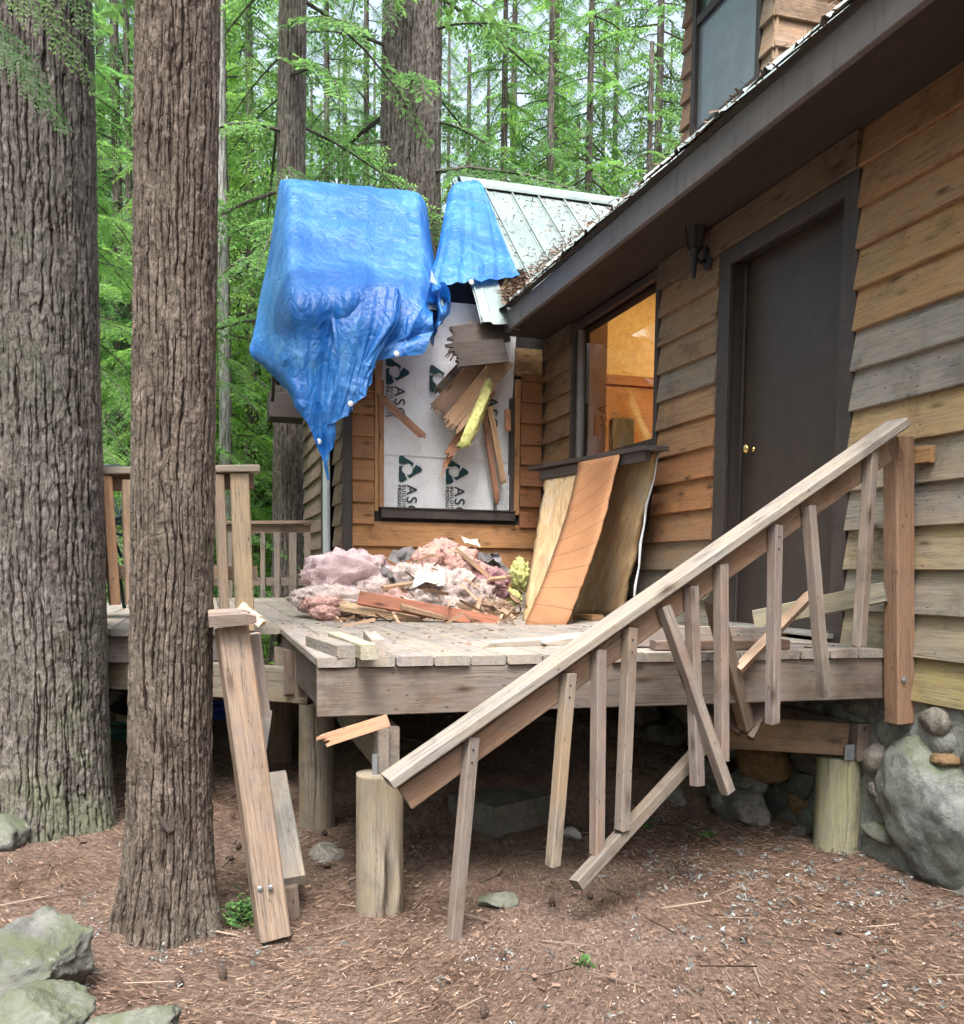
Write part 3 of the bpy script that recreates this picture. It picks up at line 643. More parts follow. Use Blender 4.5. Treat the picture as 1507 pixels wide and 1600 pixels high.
sheet('wrap_sheet', [(QX0-.012, yw+.006, ZM+.06), (QX1+.01, yw+.006, ZM+.06), (QX1+.01, yw+.006, QZ0), (QX0-.012, yw+.006, QZ0)], wrapm.m, 30, 20, .006, 2, wrap)
sheet('wrap_sheet', [(QX0-.04, yw-.01, 3.56), (QX1+.06, yw-.01, 3.56), (QX1-.0, yw-.004, ZM), (QX0-.012, yw-.004, ZM+.02)], wrapm.m, 40, 50, .008, 3, wrap)
INK = m_plain('teal_ink', (.008, .045, .055), .6, 0, 10, .1); INK2 = m_plain('dark_ink', (.03, .035, .04), .6, 0, 10, .1)
def text_mesh(s, size, mat, spc=1.0):
    cu = bpy.data.curves.new('t', 'FONT'); cu.body = s; cu.size = size; cu.extrude = .0004; cu.space_character = spc; cu.offset = .0012; ob = bpy.data.objects.new('t', cu); COL.objects.link(ob)
    me = bpy.data.meshes.new_from_object(ob.evaluated_get(bpy.context.evaluated_depsgraph_get())); bpy.data.objects.remove(ob); bpy.data.curves.remove(cu)
    me.name = 'lettering'; me.materials.clear(); me.materials.append(mat); return me
T_ASC = text_mesh('ASC', .13, INK2, 1.2); T_BLD = text_mesh('BUILDING', .044, INK2, 1.35); T_PRD = text_mesh('PRODUCTS', .044, INK2, 1.2)
def logo_mesh():
    v, f = [], []
    def Rr(a):
        m = max(math.cos(a-math.radians(60)), math.cos(a-math.radians(180)), math.cos(a-math.radians(300))); return min(.5/m, .86)
    for k in range(3):
        a0 = math.radians(120*k+28); b = len(v); N = 16
        for i in range(N+1):
            t = i/N; ai = a0 + math.radians(104)*t - math.radians(16); ao = a0 + math.radians(104)*t + math.radians(16)
            ri = .3 + .04*math.sin(t*math.pi); ro = Rr(ao)*1.02
            v += [(ri*math.cos(ai), ri*math.sin(ai), 0), (max(ro, ri)*math.cos(ao), max(ro, ri)*math.sin(ao), 0)]
        for i in range(N): q = b+2*i; f.append((q, q+1, q+3, q+2))
    return mesh('logo', v, f, INK)
LOGO = logo_mesh()
RT = Matrix.Rotation(math.pi/2, 4, 'X')        # lay XY art upright, facing -Y
def art(me, name, px, py, rot=0.0, sc=1.0, dy=.016):
    p = onY(px, py, yw-dy); put(name, me, Matrix.Translation(p) @ RT @ Matrix.Rotation(rot, 4, 'Z') @ Matrix.Scale(sc, 4), wrap)
for (px, py, dy) in ((619, 581, .026), (687, 592, .026), (639, 733, .004), (712, 737, .004)):
    art(LOGO, 'logo', px-2, py, math.radians(0), .145, dy)
for (px, py, dy) in ((617, 603, .026), (636, 757, .004), (711, 760, .004), (763, 620, .026)):
    art(T_ASC, 'lettering', px, py, -math.pi/2, 1, dy)
    if px < 760: art(T_BLD, 'lettering', px-7, py, -math.pi/2, 1, dy); art(T_PRD, 'lettering', px-14, py, -math.pi/2, 1, dy)
art(T_PRD, 'lettering', 772, 760, -math.pi/2, 1, .004)

# broken boards caught in front of the wrap
g = 'broken boards hanging in the window opening'
def bw(px, py, y=YE-.1): return onY(px, py, y)
PINKW, RAWW = (.42, .22, .14), (.5, .32, .19)
tag(splinter('broken_board', bw(790, 560, 7.62), bw(703, 668, 7.6), .17, .035, (1, -.0, -.7), None, (.36, .23, .145), .15, 10, 0, .05), 'wide splintered pale board jutting across the wrap, front of the bundle', 'board', g)
tag(splinter('broken_board', bw(768, 550, 7.72), bw(682, 645, 7.7), .16, .035, (1, 0, -.7), None, (.27, .165, .105), .3, 9, 0, .05), 'darker splintered board behind the wide pale one over the wrap', 'board', g)
tag(splinter('broken_board', bw(752, 548, 7.78), bw(688, 618, 7.76), .15, .035, (1, 0, -.7), None, (.1, .07, .05), .3, 7, 0, .04), 'blackened short board end highest in the broken bundle', 'board', g)
tag(splinter('broken_board', bw(768, 610, 7.7), bw(700, 712, 7.7), .075, .04, (1, 0, -.4), None, PINKW, .1, 4, 0, .02), 'reddish broken strip under the yellow insulation on the wrap', 'board', g)
tag(splinter('broken_board', bw(745, 640, 7.74), bw(688, 740, 7.74), .045, .025, (1, 0, -.4), None, (.5, .28, .18), .05, 4, 0, .09), 'lowest thin splinter pointing down at a printed logo', 'board', g)
tag(splinter('broken_board', bw(597, 622, 7.74), bw(668, 688, 7.74), .06, .03, (1, 0, .8), None, (.33, .18, .12), .15, 3, 0, .07), 'brown snapped lath slanting across the left of the wrap', 'board', g)
tag(splinter('broken_board', bw(756, 640, 7.75), bw(778, 788, 7.8), .045, .03, (1, 0, 0), None, (.3, .15, .1), .1, 3, 0, .05), 'dark red strip leaning beside the right window casing', 'board', g)
tag(splinter('broken_board', bw(765, 635, 7.73), bw(788, 760, 7.79), .05, .03, (1, 0, 0), None, (.5, .33, .2), .1, 3, 0, .04), 'pale strip leaning beside the right window casing', 'board', g)
tag(splinter('broken_board', bw(793, 640, 7.76), bw(794, 675, 7.76), .045, .03, (1, 0, 0), None, (.45, .22, .13), .05, 3, 0, .02), 'short orange offcut stuck on the right casing of the window', 'board', g)
tag(splinter('broken_board', bw(590, 560, 7.8), bw(592, 618, 7.8), .05, .03, (1, 0, 0), None, (.4, .24, .13), .1, 3, 0, .03), 'short upright lath stub under the tarp hem beside the wrap', 'board', g)
YEL = m_plain('yellow_insulation', (.5, .5, .2), .95, 0, 30, .35, .8, .1)
pts = [bw(765, 588, 7.62), bw(758, 612, 7.6), bw(748, 645, 7.58), bw(738, 672, 7.57), bw(726, 692, 7.57), bw(717, 700, 7.57)]
v, f = tubeverts(pts, [.02, .045, .05, .042, .036, .012], 14); V = np.array([tuple(p) for p in v]); V += .034*np.stack([fbm(V*22, 3, 1), fbm(V*22, 3, 2), fbm(V*22, 3, 3)], -1)
ft = np.array([(q[0], q[1], q[2]) for q in f if len(q) == 4]+[(q[0], q[2], q[3]) for q in f if len(q) == 4]); V, ft = fuzz(V, ft, 700, .018, 5); me = fastmesh('insulation_strip', V, ft, YEL, True); tag(put('insulation_strip', me), 'yellow insulation strip hanging among broken boards over the wrap', 'insulation')

# ------------------------------------------------------------------ blue tarp
tm = NT('blue_tarp'); v = tm.coords(rnd=False)
n = tm.noise(v, 1.7, 5, .6, .8); n2 = tm.noise(tm.scaled(v, (1, 1, .5)), 9, 6, .65, .6); n3 = tm.noise(v, 32, 5, .7)
tc = tm.mix(tm.ramp(n, [(.35, 0), (.7, 1)]), (.008, .11, .4), (.025, .19, .54))
tc = tm.mix(tm.math('MULTIPLY', tm.ramp(n2, [(.42, 0), (.7, .8)]), tm.ramp(n, [(.45, 0), (.6, 1)])), tc, (.12, .32, .6))  # pale patches: scuffs plus sky sheen put into the base colour
vr = tm.n('TexVoronoi', {'Vector': tm.n('Mapping', {'Vector': v, 'Scale': (5, 5, 3.2)}).outputs[0], 'Scale': 1.6}, feature='DISTANCE_TO_EDGE').outputs['Distance']
rd = tm.math('ABSOLUTE', tm.math('SUBTRACT', tm.noise(tm.n('Mapping', {'Vector': v, 'Rotation': (0, .5, .4), 'Scale': (1, 1, .55)}).outputs[0], 4.2, 5, .6, .8), .5)); rd = tm.ramp(rd, [(0.0, 0.0), (.16, 1.0)])
rd2 = tm.ramp(tm.math('ABSOLUTE', tm.math('SUBTRACT', tm.noise(v, 13, 4, .6, .6), .5)), [(0.0, 0.0), (.14, 1.0)])
tb = tm.bump(rd, .35, .03); tb = tm.bump(rd2, .2, .01, tb); tb = tm.bump(tm.ramp(vr, [(0, 0), (.1, 1)]), .25, .012, tb); tb = tm.bump(n3, .15, .01, tb)
td = tm.n('BsdfPrincipled', {'Base Color': tc, 'Roughness': tm.ramp(n3, [(.3, .3), (.7, .46)]), 'Normal': tb, 'Specular IOR Level': .55})
tt = tm.n('BsdfTranslucent', {'Color': c3(.02, .22, .75)}); tx = tm.n('MixShader', {0: .18, 1: td.outputs[0], 2: tt.outputs[0]}); tm.t.links.new(tx.outputs[0], tm.out.inputs[0])
def catmull(G, n, axis):
    G = np.moveaxis(G, axis, 0); m = len(G); out = []
    for u in np.linspace(0, m-1, n):
        i = min(int(u), m-2); t = u-i; p0, p1, p2, p3 = G[max(i-1, 0)], G[i], G[i+1], G[min(i+2, m-1)]
        out.append(.5*((2*p1)+(-p0+p2)*t+(2*p0-5*p1+4*p2-p3)*t*t+(-p0+3*p1-3*p2+p3)*t**3))
    return np.moveaxis(np.array(out), 0, axis)
def cloth(rows, depth, nu, nv, seed, amp):
    G = np.array([[tuple(depth(px, py, i, j)) for j, (px, py) in enumerate(r)] for i, r in enumerate(rows)])
    S = catmull(catmull(G, nv, 0), nu, 1); du = np.gradient(S, axis=1); dv = np.gradient(S, axis=0)
    nn = np.cross(du, dv); nn /= np.maximum(np.linalg.norm(nn, axis=2, keepdims=True), 1e-9)
    u, w = np.meshgrid(np.linspace(0, 1, nu), np.linspace(0, 1, nv)); q = np.stack([u.ravel()*4.5+w.ravel()*.7, w.ravel()*1.1, u.ravel()*0], -1)
    ph = u.ravel()*5.2+.9*fbm(q, 2, seed)+.5*w.ravel(); fold = np.abs(np.mod(ph, 1.0)-.5)*2*(.6+.4*fbm(q*.7+3, 2, seed+5)); hang = .25+.75*sstep(.5, .8, w.ravel()); cr = hang*(1-np.abs(fbm(S.reshape(-1, 3)*np.array([5, 5, 3]), 3, seed+3)))**4*.5
    top = .25+.75*sstep(.25, .75, w.ravel()); S = S - nn*((fold*amp*top + np.abs(cr)*amp*.7).reshape(nv, nu, 1))
    i = np.arange(nu*nv).reshape(nv, nu); F = np.stack([i[:-1, :-1], i[1:, :-1], i[1:, 1:], i[:-1, 1:]], -1).reshape(-1, 4)
    return S.reshape(-1, 3), F
def d1(px, py, i, j):
    if i == 0: return onY(px, py+20, RYL+.35)
    i -= 1
    if j == 0: return onY(px, py, [9.15, 8.95, 8.7, 8.4, 8.1, 7.9, 7.8, 7.7][i])
    p = onroof(px, py, (.12 if i < 2 else .085) if j < 9 else -.12)
    if p.y < RY0-.02 or j > 7 and i > 3: p = onY(px, py, RY0-.1-.04*(i > 5)-(.06 if j in (2, 4, 6) else 0))
    if p.y > RYL+.05: p = onY(px, py, RYL+.05)
    return p
rows1 = [[(444, 296), (458, 294), (490, 296), (525, 300), (555, 303), (585, 306), (615, 309), (640, 312), (652, 316), (662, 330)],
         [(440, 284), (457, 281), (490, 284), (525, 288), (555, 291), (585, 294), (615, 297), (640, 300), (655, 303), (665, 320)],
         [(431, 340), (452, 340), (490, 343), (525, 346), (554, 349), (583, 350), (613, 351), (640, 352), (658, 356), (673, 378)],
         [(422, 400), (449, 400), (490, 401), (524, 403), (553, 404), (582, 405), (612, 405), (640, 405), (662, 408), (680, 428)],
         [(411, 460), (450, 465), (490, 463), (523, 460), (552, 458), (580, 455), (608, 453), (635, 452), (657, 455), (676, 463)],
         [(402, 515), (452, 525), (488, 530), (516, 528), (540, 520), (565, 512), (592, 506), (618, 500), (645, 497), (676, 498)],
         [(395, 552), (450, 572), (483, 590), (508, 600), (525, 595), (545, 580), (572, 560), (598, 545), (630, 532), (677, 520)],
         [(416, 573), (454, 600), (483, 638), (506, 676), (513, 650), (527, 630), (552, 604), (577, 578), (600, 550), (670, 536)],
         [(438, 592), (464, 628), (490, 684), (514, 750), (517, 704), (519, 664), (551, 634), (574, 604), (582, 567), (662, 554)]]
V1_, F1_ = cloth(rows1, d1, 170, 170, 4, .05)
def d2(px, py, i, j):
    if i == 0: return onY(px, py, RYR+.3)
    p = onroof(px, py, .06 if j else -.05); return p if p.y < RYR-.01 else onY(px, py, RYR-.02)
rows2 = [[(704, 316), (713, 304), (728, 300), (745, 300), (753, 304)],
         [(702, 300), (712, 288), (728, 284), (745, 283), (753, 288)],
         [(693, 345), (708, 335), (732, 332), (757, 330), (770, 328)],
         [(684, 395), (704, 390), (734, 388), (767, 386), (790, 382)],
         [(676, 435), (700, 432), (734, 430), (772, 428), (806, 424)],
         [(682, 452), (702, 446), (736, 443), (775, 439), (813, 433)]]
V2_, F2_ = cloth(rows2, d2, 80, 80, 8, .035)
def d3(px, py, i, j): return onY(px, py, 7.25 + .16*((i*7+j*5) % 3))
rows3 = [[(672, 440), (682, 445), (694, 440), (702, 450)], [(668, 465), (684, 452), (690, 470), (704, 462)], [(674, 488), (682, 470), (692, 488), (702, 484)], [(668, 512), (680, 498), (683, 515), (690, 506)], [(660, 540), (668, 530), (674, 540), (679, 522)]]
V3_, F3_ = cloth(rows3, d3, 40, 44, 5, .03)
rows4 = [[(515, 478), (552, 455), (590, 449), (618, 450), (626, 462)], [(522, 520), (553, 506), (588, 500), (612, 500), (622, 498)], [(526, 570), (550, 560), (575, 547), (592, 537), (604, 531)],
         [(519, 620), (540, 612), (558, 600), (569, 585), (579, 566)], [(514, 668), (531, 655), (549, 641), (563, 625), (576, 598)]]
V4_, F4_ = cloth(rows4, lambda px, py, i, j: onY(px, py, 7.3-.1*(i > 0)-.04*(j % 2)), 60, 60, 15, .05)
_k = np.cumsum([0, len(V1_), len(V2_), len(V3_)])
tarp = tag(put('tarp', fastmesh('tarp', np.concatenate([V1_, V2_, V3_, V4_]), np.concatenate([F1_, F2_+_k[1], F3_+_k[2], F4_+_k[3]]), tm.m, True)), 'wrinkled blue tarp draped over the broken roof of the rear wing', 'tarp')
EYM = m_plain('grommet', (.7, .7, .68), .35, .9)
for (px, py, y) in ((424, 577, 7.72), (737, 441, None), (466, 622, 7.2), (498, 690, 7.2), (548, 631, 7.12), (620, 553, 7.18)):
    p = onY(px, py, y) if y else onroof(px, py, .09); v, f = lathe([(.012, 0), (.022, .004), (.022, .006), (.012, .008)], 14)
    put('grommet', mesh('grommet', v, f, EYM), Matrix.Translation(p) @ Matrix.Rotation(math.pi/2, 4, 'X'), tarp)

# valley debris of needles on the roof edge, scattered twigs
def shards(name, centers, size, mat, seed, flat=.5, aspect=(4, 8), up=None, attrs=None):
    g = np.random.default_rng(seed); n = len(centers); a = g.uniform(0, 2*math.pi, n); el = g.normal(0, flat, n)
    d = np.stack([np.cos(a)*np.cos(el), np.sin(a)*np.cos(el), np.sin(el)], -1); s = np.cross(d, g.normal(size=(n, 3))); s /= np.linalg.norm(s, axis=1, keepdims=True)
    L = g.uniform(size[0], size[1], n)[:, None]; w = L/g.uniform(aspect[0], aspect[1], n)[:, None]
    V = np.stack([centers-d*L/2-s*w/2*.6, centers-d*L/2+s*w/2*.6, centers+d*L/2+s*w/2, centers+d*L/2-s*w/2], 1).reshape(-1, 3)
    F = np.arange(4*n).reshape(n, 4); t = np.repeat(g.random(n), 4)
    return fastmesh(name, V, F, mat, False, {'tip': t})
def m_scatter(name, a, b, rough=.9, trans=0):
    m = NT(name); t = m.n('Attribute', attribute_name='tip').outputs['Fac']; m.bsdf(Base_Color=m.mix(t, a, b), Roughness=rough, **{'Specular IOR Level': .15}); return m.m
NEEDLE = m_scatter('dead_needles', (.095, .054, .036), (.32, .22, .16))
pts = []
for k in range(500):
    t = NR.random(); y = 2+5.4*(1-t**1.6*.9) ; pts.append((XE-.06+NR.normal(0, .02), y, EAVE+.225+abs(NR.normal(0, .012))))
for k in range(1300):
    x = XE-.02+NR.random()**1.5*1.4; y = valley_y(x)+abs(NR.normal(0, .1)); pts.append((x+NR.normal(0, .03), y, zroof(y)+abs(NR.normal(0, .03))+.01))
for k in range(500):
    x = NR.uniform(2.5, 4.1); y = NR.uniform(max(7.45, valley_y(x)), RYR); pts.append((x, y, zroof(y)+.006))
put('roof_debris', shards('roof_debris', np.array(pts), (.015, .06), NEEDLE, 3, .3))['kind'] = 'stuff'

# ------------------------------------------------------------------ wall lantern
lp = onX(1109, 398, W-.03); lan = thing('wall_lantern', lp, 'black coach lantern on the siding between window and door', 'lantern')
v, f = lathe([(.035, 0), (.05, .008), (.045, .02), (.02, .028)], 20); put('backplate', mesh('backplate', v, f, BLACK, True), Matrix.Translation(lp+Vector((0, 0, -.02))) @ Matrix.Rotation(-math.pi/2, 4, 'Y') @ Matrix.Scale(1.5, 4, (1, 0, 0)), lan)
q = lp+Vector((-.1, 0, .02))
v, f = tubeverts([lp+Vector((-.01, 0, -.03)), lp+Vector((-.06, 0, -.05)), q+Vector((0, 0, -.04)), q], .012, 8); put('arm', mesh('arm', v, f, BLACK, True), None, lan)
v, f = lathe([(.002, -.17), (.012, -.16), (.016, -.12), (.02, -.04), (.035, -.01), (.045, 0)], 16); put('tail', mesh('tail', v, f, BLACK, True), Matrix.Translation(q), lan)
v, f = lathe([(.04, 0), (.068, .15)], 6); put('glass', mesh('glass', v, f, m_plain('smoky_glass', (.06, .065, .06), .12)), Matrix.Translation(q), lan)
v, f = lathe([(.085, .15), (.075, .17), (.045, .2), (.02, .215), (.01, .235)], 16); put('cap', mesh('cap', v, f, BLACK, True), Matrix.Translation(q), lan)
for k in range(6):
    a = k*math.pi/3; v, f = tubeverts([q+Vector((.042*math.cos(a), .042*math.sin(a), 0)), q+Vector((.067*math.cos(a), .067*math.sin(a), .15))], .005, 6); put('glazing_bar', mesh('glazing_bar', v, f, BLACK), None, lan)

# ------------------------------------------------------------------ deck
deck = thing('deck', (1.6, 5.5, 0), 'weathered plank deck on log posts along the cabin', 'deck')
PIT, BT = .1435, .036
DXL = .372
k = 0; x = DXL
while x < W-.1:
    w = min(PIT-.006, W-.03-x)
    back = 10.55 if x+w < EX0-.02 else YE-.04
    c = jit((.31, .272, .24), .12); xe = x-.04*0
    board('deck_board', (x+w/2, YF+R.uniform(-.008, .008), DK-BT/2+R.uniform(-.002, .002)), (x+w/2-.0, back, DK-BT/2), w, BT, (1, 0, 0), deck, c, R.uniform(.55, .9), seg=5, wob=.0012, ch=.005)
    x += PIT
x = DXL-PIT
while x > -3.2:
    board('deck_board', (x+PIT/2, 5.12+R.uniform(-.01, .01), DK-BT/2+R.uniform(-.002, .002)), (x+PIT/2, 10.55, DK-BT/2), PIT-.006, BT, (1, 0, 0), deck, jit((.31, .272, .24), .1), R.uniform(.6, .9), seg=4, wob=.0012, ch=.005)
    x -= PIT
RIM = (.2, .15, .12)
board('rim_beam', (DXL+.0, YF+.03, DK-BT-.003-.089), (W-.06, YF+.03, DK-BT-.003-.089), .178, .04, (0, 0, 1), deck, (.155, .118, .1), .4, seg=5, wob=.001)
board('rim_beam', (-3.2, 5.17, DK-BT-.003-.07), (DXL-.1, 5.17, DK-BT-.003-.07), .14, .04, (0, 0, 1), deck, (.12, .09, .075), .5)
a, b = onY(60, 1042, 5.6), onY(488, 1072, 4.55); board('girder', a, b, .17, .09, (0, 0, 1), deck, (.17, .14, .09), .4)
# joists under the near bay (run along the wall direction) and the side rim
board('joist', (DXL+.05, YF+.06, DK-.13), (DXL+.03, 5.15, DK-.13), .17, .04, (0, 0, 1), deck, (.07, .055, .045), .3)
for y in (4.0, 4.7, 5.4, 6.1, 6.8): board('joist', (DXL+.1, y, DK-.13), (W-.05, y, DK-.13), .17, .04, (0, 0, 1), deck, RIM, .3)
for (px, pt, pb, w) in ((437, 1012, 1068, .055), (453, 1016, 1085, .06), (468, 1020, 1090, .05)):
    yy = 4.75-(px-437)*.012; board('skirt_board', onY(px, pt, yy), onY(px+1, pb, yy), w, .025, (1, 0, 0), deck, (.13, .09, .07), .4, end=.01)
# log posts
LOGM = m_wood('log_wood', .8, False)
def logpost(px, ytop, ybot, Y, r, col, wea, seed, hole=False, zb=None):
    T, B = onY(px, ytop, Y), onY(px, ybot, Y); zb = zb if zb is not None else min(gz(B.x, B.y), B.z)-.08; h = T.z-zb
    nu, nv = 110, 80; th, zz = np.meshgrid(np.linspace(0, 2*math.pi, nu, endpoint=False), np.linspace(0, 1, nv))
    q = np.stack([np.cos(th).ravel()*1.5, np.sin(th).ravel()*1.5, zz.ravel()*2.0], -1)
    rr = r*(1+.04*fbm(q+seed, 3, seed).reshape(th.shape) + .012*fbm(np.stack([np.cos(th).ravel()*14, np.sin(th).ravel()*14, zz.ravel()*3], -1), 3, seed+2).reshape(th.shape) + .06*(1-zz)**3)
    ck = np.exp(-((np.mod(th-4.55+.06*np.sin(zz*9)+math.pi, 2*math.pi)-math.pi)/.035)**2); rr = rr - r*.13*ck
    if hole:
        ww = np.mod(th-4.95+math.pi, 2*math.pi)-math.pi; kz = np.exp(-((zz-.36)/.16)**2)
        rr = rr - r*.7*np.exp(-((ww-.05*np.sin(zz*20))/.15)**2)*kz + r*.2*np.exp(-((np.abs(ww)-.36)/.18)**2)*kz
    X, Yy, Z = rr*np.cos(th), rr*np.sin(th), zz*h
    V = np.stack([Z.ravel(), X.ravel(), Yy.ravel()], -1); V = np.concatenate([V, [[h+.004, 0, 0]]])      # local X runs up the log
    i = np.arange(nu*nv).reshape(nv, nu); F = np.stack([i[:-1], np.roll(i[:-1], -1, 1), np.roll(i[1:], -1, 1), i[1:]], -1).reshape(-1, 4).tolist()
    F += [(int(i[-1, k]), int(i[-1, (k+1) % nu]), nu*nv) for k in range(nu)]
    M = Matrix(((0, 1, 0, T.x), (0, 0, 1, T.y), (1, 0, 0, zb), (0, 0, 0, 1)))
    me = mesh('log_post', V, F, LOGM, True)
    return put('log_post', me, M, deck, col, wea), T
lg, LT = logpost(594, 1208, 1440, 3.38, .088, (.26, .215, .155), .45, 3, True)
logpost(1312, 1182, 1338, 3.62, .1, (.27, .275, .165), .4, 8)
logpost(495, 1100, 1255, 4.55, .085, (.2, .165, .12), .4, 12)
logpost(437, 1090, 1168, 6.2, .085, (.18, .12, .08), .3, 15)
# double beam standing on the front log, steel saddles
for s, sx in ((0, -.021), (1, .022)):
    board('cross_beam', (LT.x+.03+sx, YF+.012+.02*s, LT.z+.09), (LT.x+.05+sx, 7.2, LT.z+.09), .17, .04, (0, 0, 1), deck, (.2, .16, .125), .6)
sp = Vector((LT.x+.0, YF+.004, LT.z+.03)); box('steel_saddle', sp+Vector((-.035, 0, -.035)), sp+Vector((-.015, .004, .05)), deck, STEEL, ch=.001)
tp = onY(1312, 1180, 3.62)
board('cross_beam', (tp.x+.04, 3.5, tp.z+.08), (tp.x-.02, 6.8, tp.z+.08), .17, .08, (0, 0, 1), deck, (.13, .1, .085), .5)
board('cross_beam', (tp.x-.02, 3.55, tp.z+.09), (tp.x-.62, 3.75, tp.z+.12), .15, .05, (0, 0, 1), deck, (.2, .13, .08), .2)
box('steel_saddle', tp+Vector((-.055, -.11, 0)), tp+Vector((-.005, -.104, .07)), deck, STEEL, ch=.001)
box('steel_saddle', tp+Vector((.085, -.11, 0)), tp+Vector((.09, -.05, .08)), deck, STEEL, ch=.001)

# ------------------------------------------------------------------ fallen stair rail
A2, B2 = onY(1403, 690, 3.24), onY(612, 1235, 3.06)
rn = Vector((B2.y-A2.y, A2.x-B2.x, 0)).normalized();  rn = -rn if rn.y > 0 else rn       # toward the camera
def onrail(px, py, off=0.0):
    p0 = Vector((A2.x, A2.y, 0))+rn*off; return plane_hit(px, py, tuple(rn), rn.dot(p0))
srail = thing('stair_railing', (A2.x, A2.y, 0), 'collapsed wooden stair railing slanting down in front of the deck with loose balusters', 'railing')
a, b = onrail(1404, 662, .02), onrail(606, 1221, .02); ax = (b-a).normalized(); upv = rn.cross(ax); upv = upv if upv.z > 0 else -upv
CW = (.38, .31, .25)
# cap lies flat on the rail: wide face up
board('cap_rail', a, b, .115, .04, rn, srail, (.25, .215, .185), .75, seg=8, wob=.0012, ch=.006)
a, b = onrail(1383, 705, .0), onrail(632, 1247, .0); board('sub_rail', a, b, .088, .04, upv, srail, (.24, .15, .1), .25, seg=6, wob=.001)
BAL = [((738, 1150), (708, 1480), .9), ((889, 1052), (864, 1352), .7), ((936, 1015), (933, 1333), .8), ((985, 980), (972, 1296), .9), ((1037, 948), (1138, 1238), .7),
       ((1080, 915), (1090, 1226), .8), ((1127, 882), (1128, 1188), .8), ((1212, 820), (1207, 1130), .9), ((1263, 790), (1288, 1088), .9), ((1362, 705), (1342, 1010), .9)]
for i, (t, bt, w) in enumerate(BAL):
    a, b = onrail(*t, .043), onrail(*bt, .043+(.05 if i == 4 else 0))
    c = jit((.18, .135, .115) if i not in (1,) else (.24, .19, .125), .14)
    bal = board('baluster', a, b, .043, .043, (rn+CR*.25), srail, c, .5, seg=3, wob=.0008, ch=.003, end=.004)
    if i in (0, 1, 3, 7):
        for tt in (.06, .12): p = a.lerp(b, tt)+rn*.022; v, f = lathe([(.004, 0), (.004, .0015)], 8); put('nail_head', mesh('nail_head', v, f, BLACK), Matrix.Translation(p) @ Matrix.Rotation(math.pi/2, 4, 'X'), bal)
post = board('newel_post', onY(1404, 684, 3.285), onY(1406, 1128, 3.285), .09, .09, (1, .0, 0), srail, (.27, .16, .1), .2, seg=4, wob=.0008, ch=.006)
v, f = lathe([(.012, 0), (.012, .008), (.006, .01)], 6); put('bolt', mesh('bolt', v, f, STEEL), Matrix.Translation(onY(1412, 1062, 3.238)) @ Matrix.Rotation(math.pi/2, 4, 'X'), post)
board('lower_rail', onY(1384, 925, 3.30), onY(1180, 968, 3.75), .085, .038, (0, .1, 1), srail, (.27, .25, .17), .5, seg=2)
tag(board('loose_baluster', onY(1113, 935, 3.2), onY(1167, 1135, 3.42), .06, .05, (1, .4, 0), None, (.2, .14, .1), .3, ch=.004), 'thick loose baluster with a pale cut top leaning behind the stair railing', 'baluster')
tag(board('fallen_lower_rail', onY(900, 1383, 3.02), onY(1118, 1145, 3.3), .055, .045, (0, 1, 0), None, (.11, .088, .07), .3, seg=3), 'grey fallen lower rail slanting up from the ground under the balusters', 'rail')
tag(splinter('snapped_rail', onY(1150, 1050, 3.32), onY(1268, 928, 3.4), .08, .035, (1, 0, 1), None, (.46, .33, .25), .25, 4, .0, .05), 'freshly split pale rail piece pointing up before the door', 'rail')
tag(splinter('snapped_rail', onY(1160, 1140, 3.45), onY(1200, 1060, 3.5), .13, .05, (1, 0, 1), None, (.12, .08, .06), .3, 4, .03, .03), 'dark broken stringer stub hanging at the deck rim', 'stringer')

# ------------------------------------------------------------------ other railings
RW = (.3, .22, .155)
lr = thing('deck_railing', (-.3, 5.05, DK), 'wooden deck railing behind the two big trunks', 'railing', None)
YL = 5.06
def lrp(px, py, y=YL): return onY(px, py, y)
board('cap_rail', lrp(-60, 741), lrp(405, 733), .13, .036, (0, 1, 0), lr, (.3, .24, .18), .5)
board('sub_rail', lrp(-60, 757, YL+.03), lrp(397, 751, YL+.03), .088, .036, (0, 0, 1), lr, (.2, .12, .08), .2)
board('lower_rail', lrp(-60, 892, YL+.03), lrp(402, 896, YL+.03), .075, .036, (0, 0, 1), lr, (.24, .16, .1), .35)
board('post', lrp(374, 741), lrp(384, 985), .095, .085, (1, 0, 0), lr, (.38, .29, .19), .3, ch=.006)
board('baluster', lrp(342, 742, YL-.03), lrp(351, 953, YL-.03), .045, .045, (1, .3, 0), lr, (.3, .22, .16), .4)
board('baluster', lrp(166, 744, YL-.03), lrp(180, 945, YL-.03), .05, .045, (1, .3, 0), lr, (.36, .21, .12), .2)
board('baluster', lrp(198, 750, YL-.03), lrp(204, 945, YL-.03), .045, .045, (1, .3, 0), lr, (.36, .25, .18), .3)
fr_ = thing('deck_railing', (0, 10.4, DK), 'far deck railing in front of the forest, left of the cabin', 'railing', None)
YR = 10.45
board('cap_rail', onY(60, 820, YR), onY(493, 816, YR), .12, .036, (0, 1, 0), fr_, (.24, .16, .13), .3)
board('sub_rail', onY(60, 830, YR), onY(490, 827, YR), .09, .036, (0, 0, 1), fr_, (.2, .13, .1), .3)
board('lower_rail', onY(60, 909, YR), onY(488, 909, YR), .09, .036, (0, 0, 1), fr_, (.17, .13, .11), .4)
for px, w in ((360, .05), (383, .05), (411, .05), (433, .06), (458, .08), (483, .1), (300, .05), (270, .05), (215, .05), (185, .05), (160, .05)):
    board('baluster', onY(px, 832, YR-.03), onY(px, 940, YR-.03), w, .04, (1, 0, 0), fr_, (.22, .18, .16), .5)

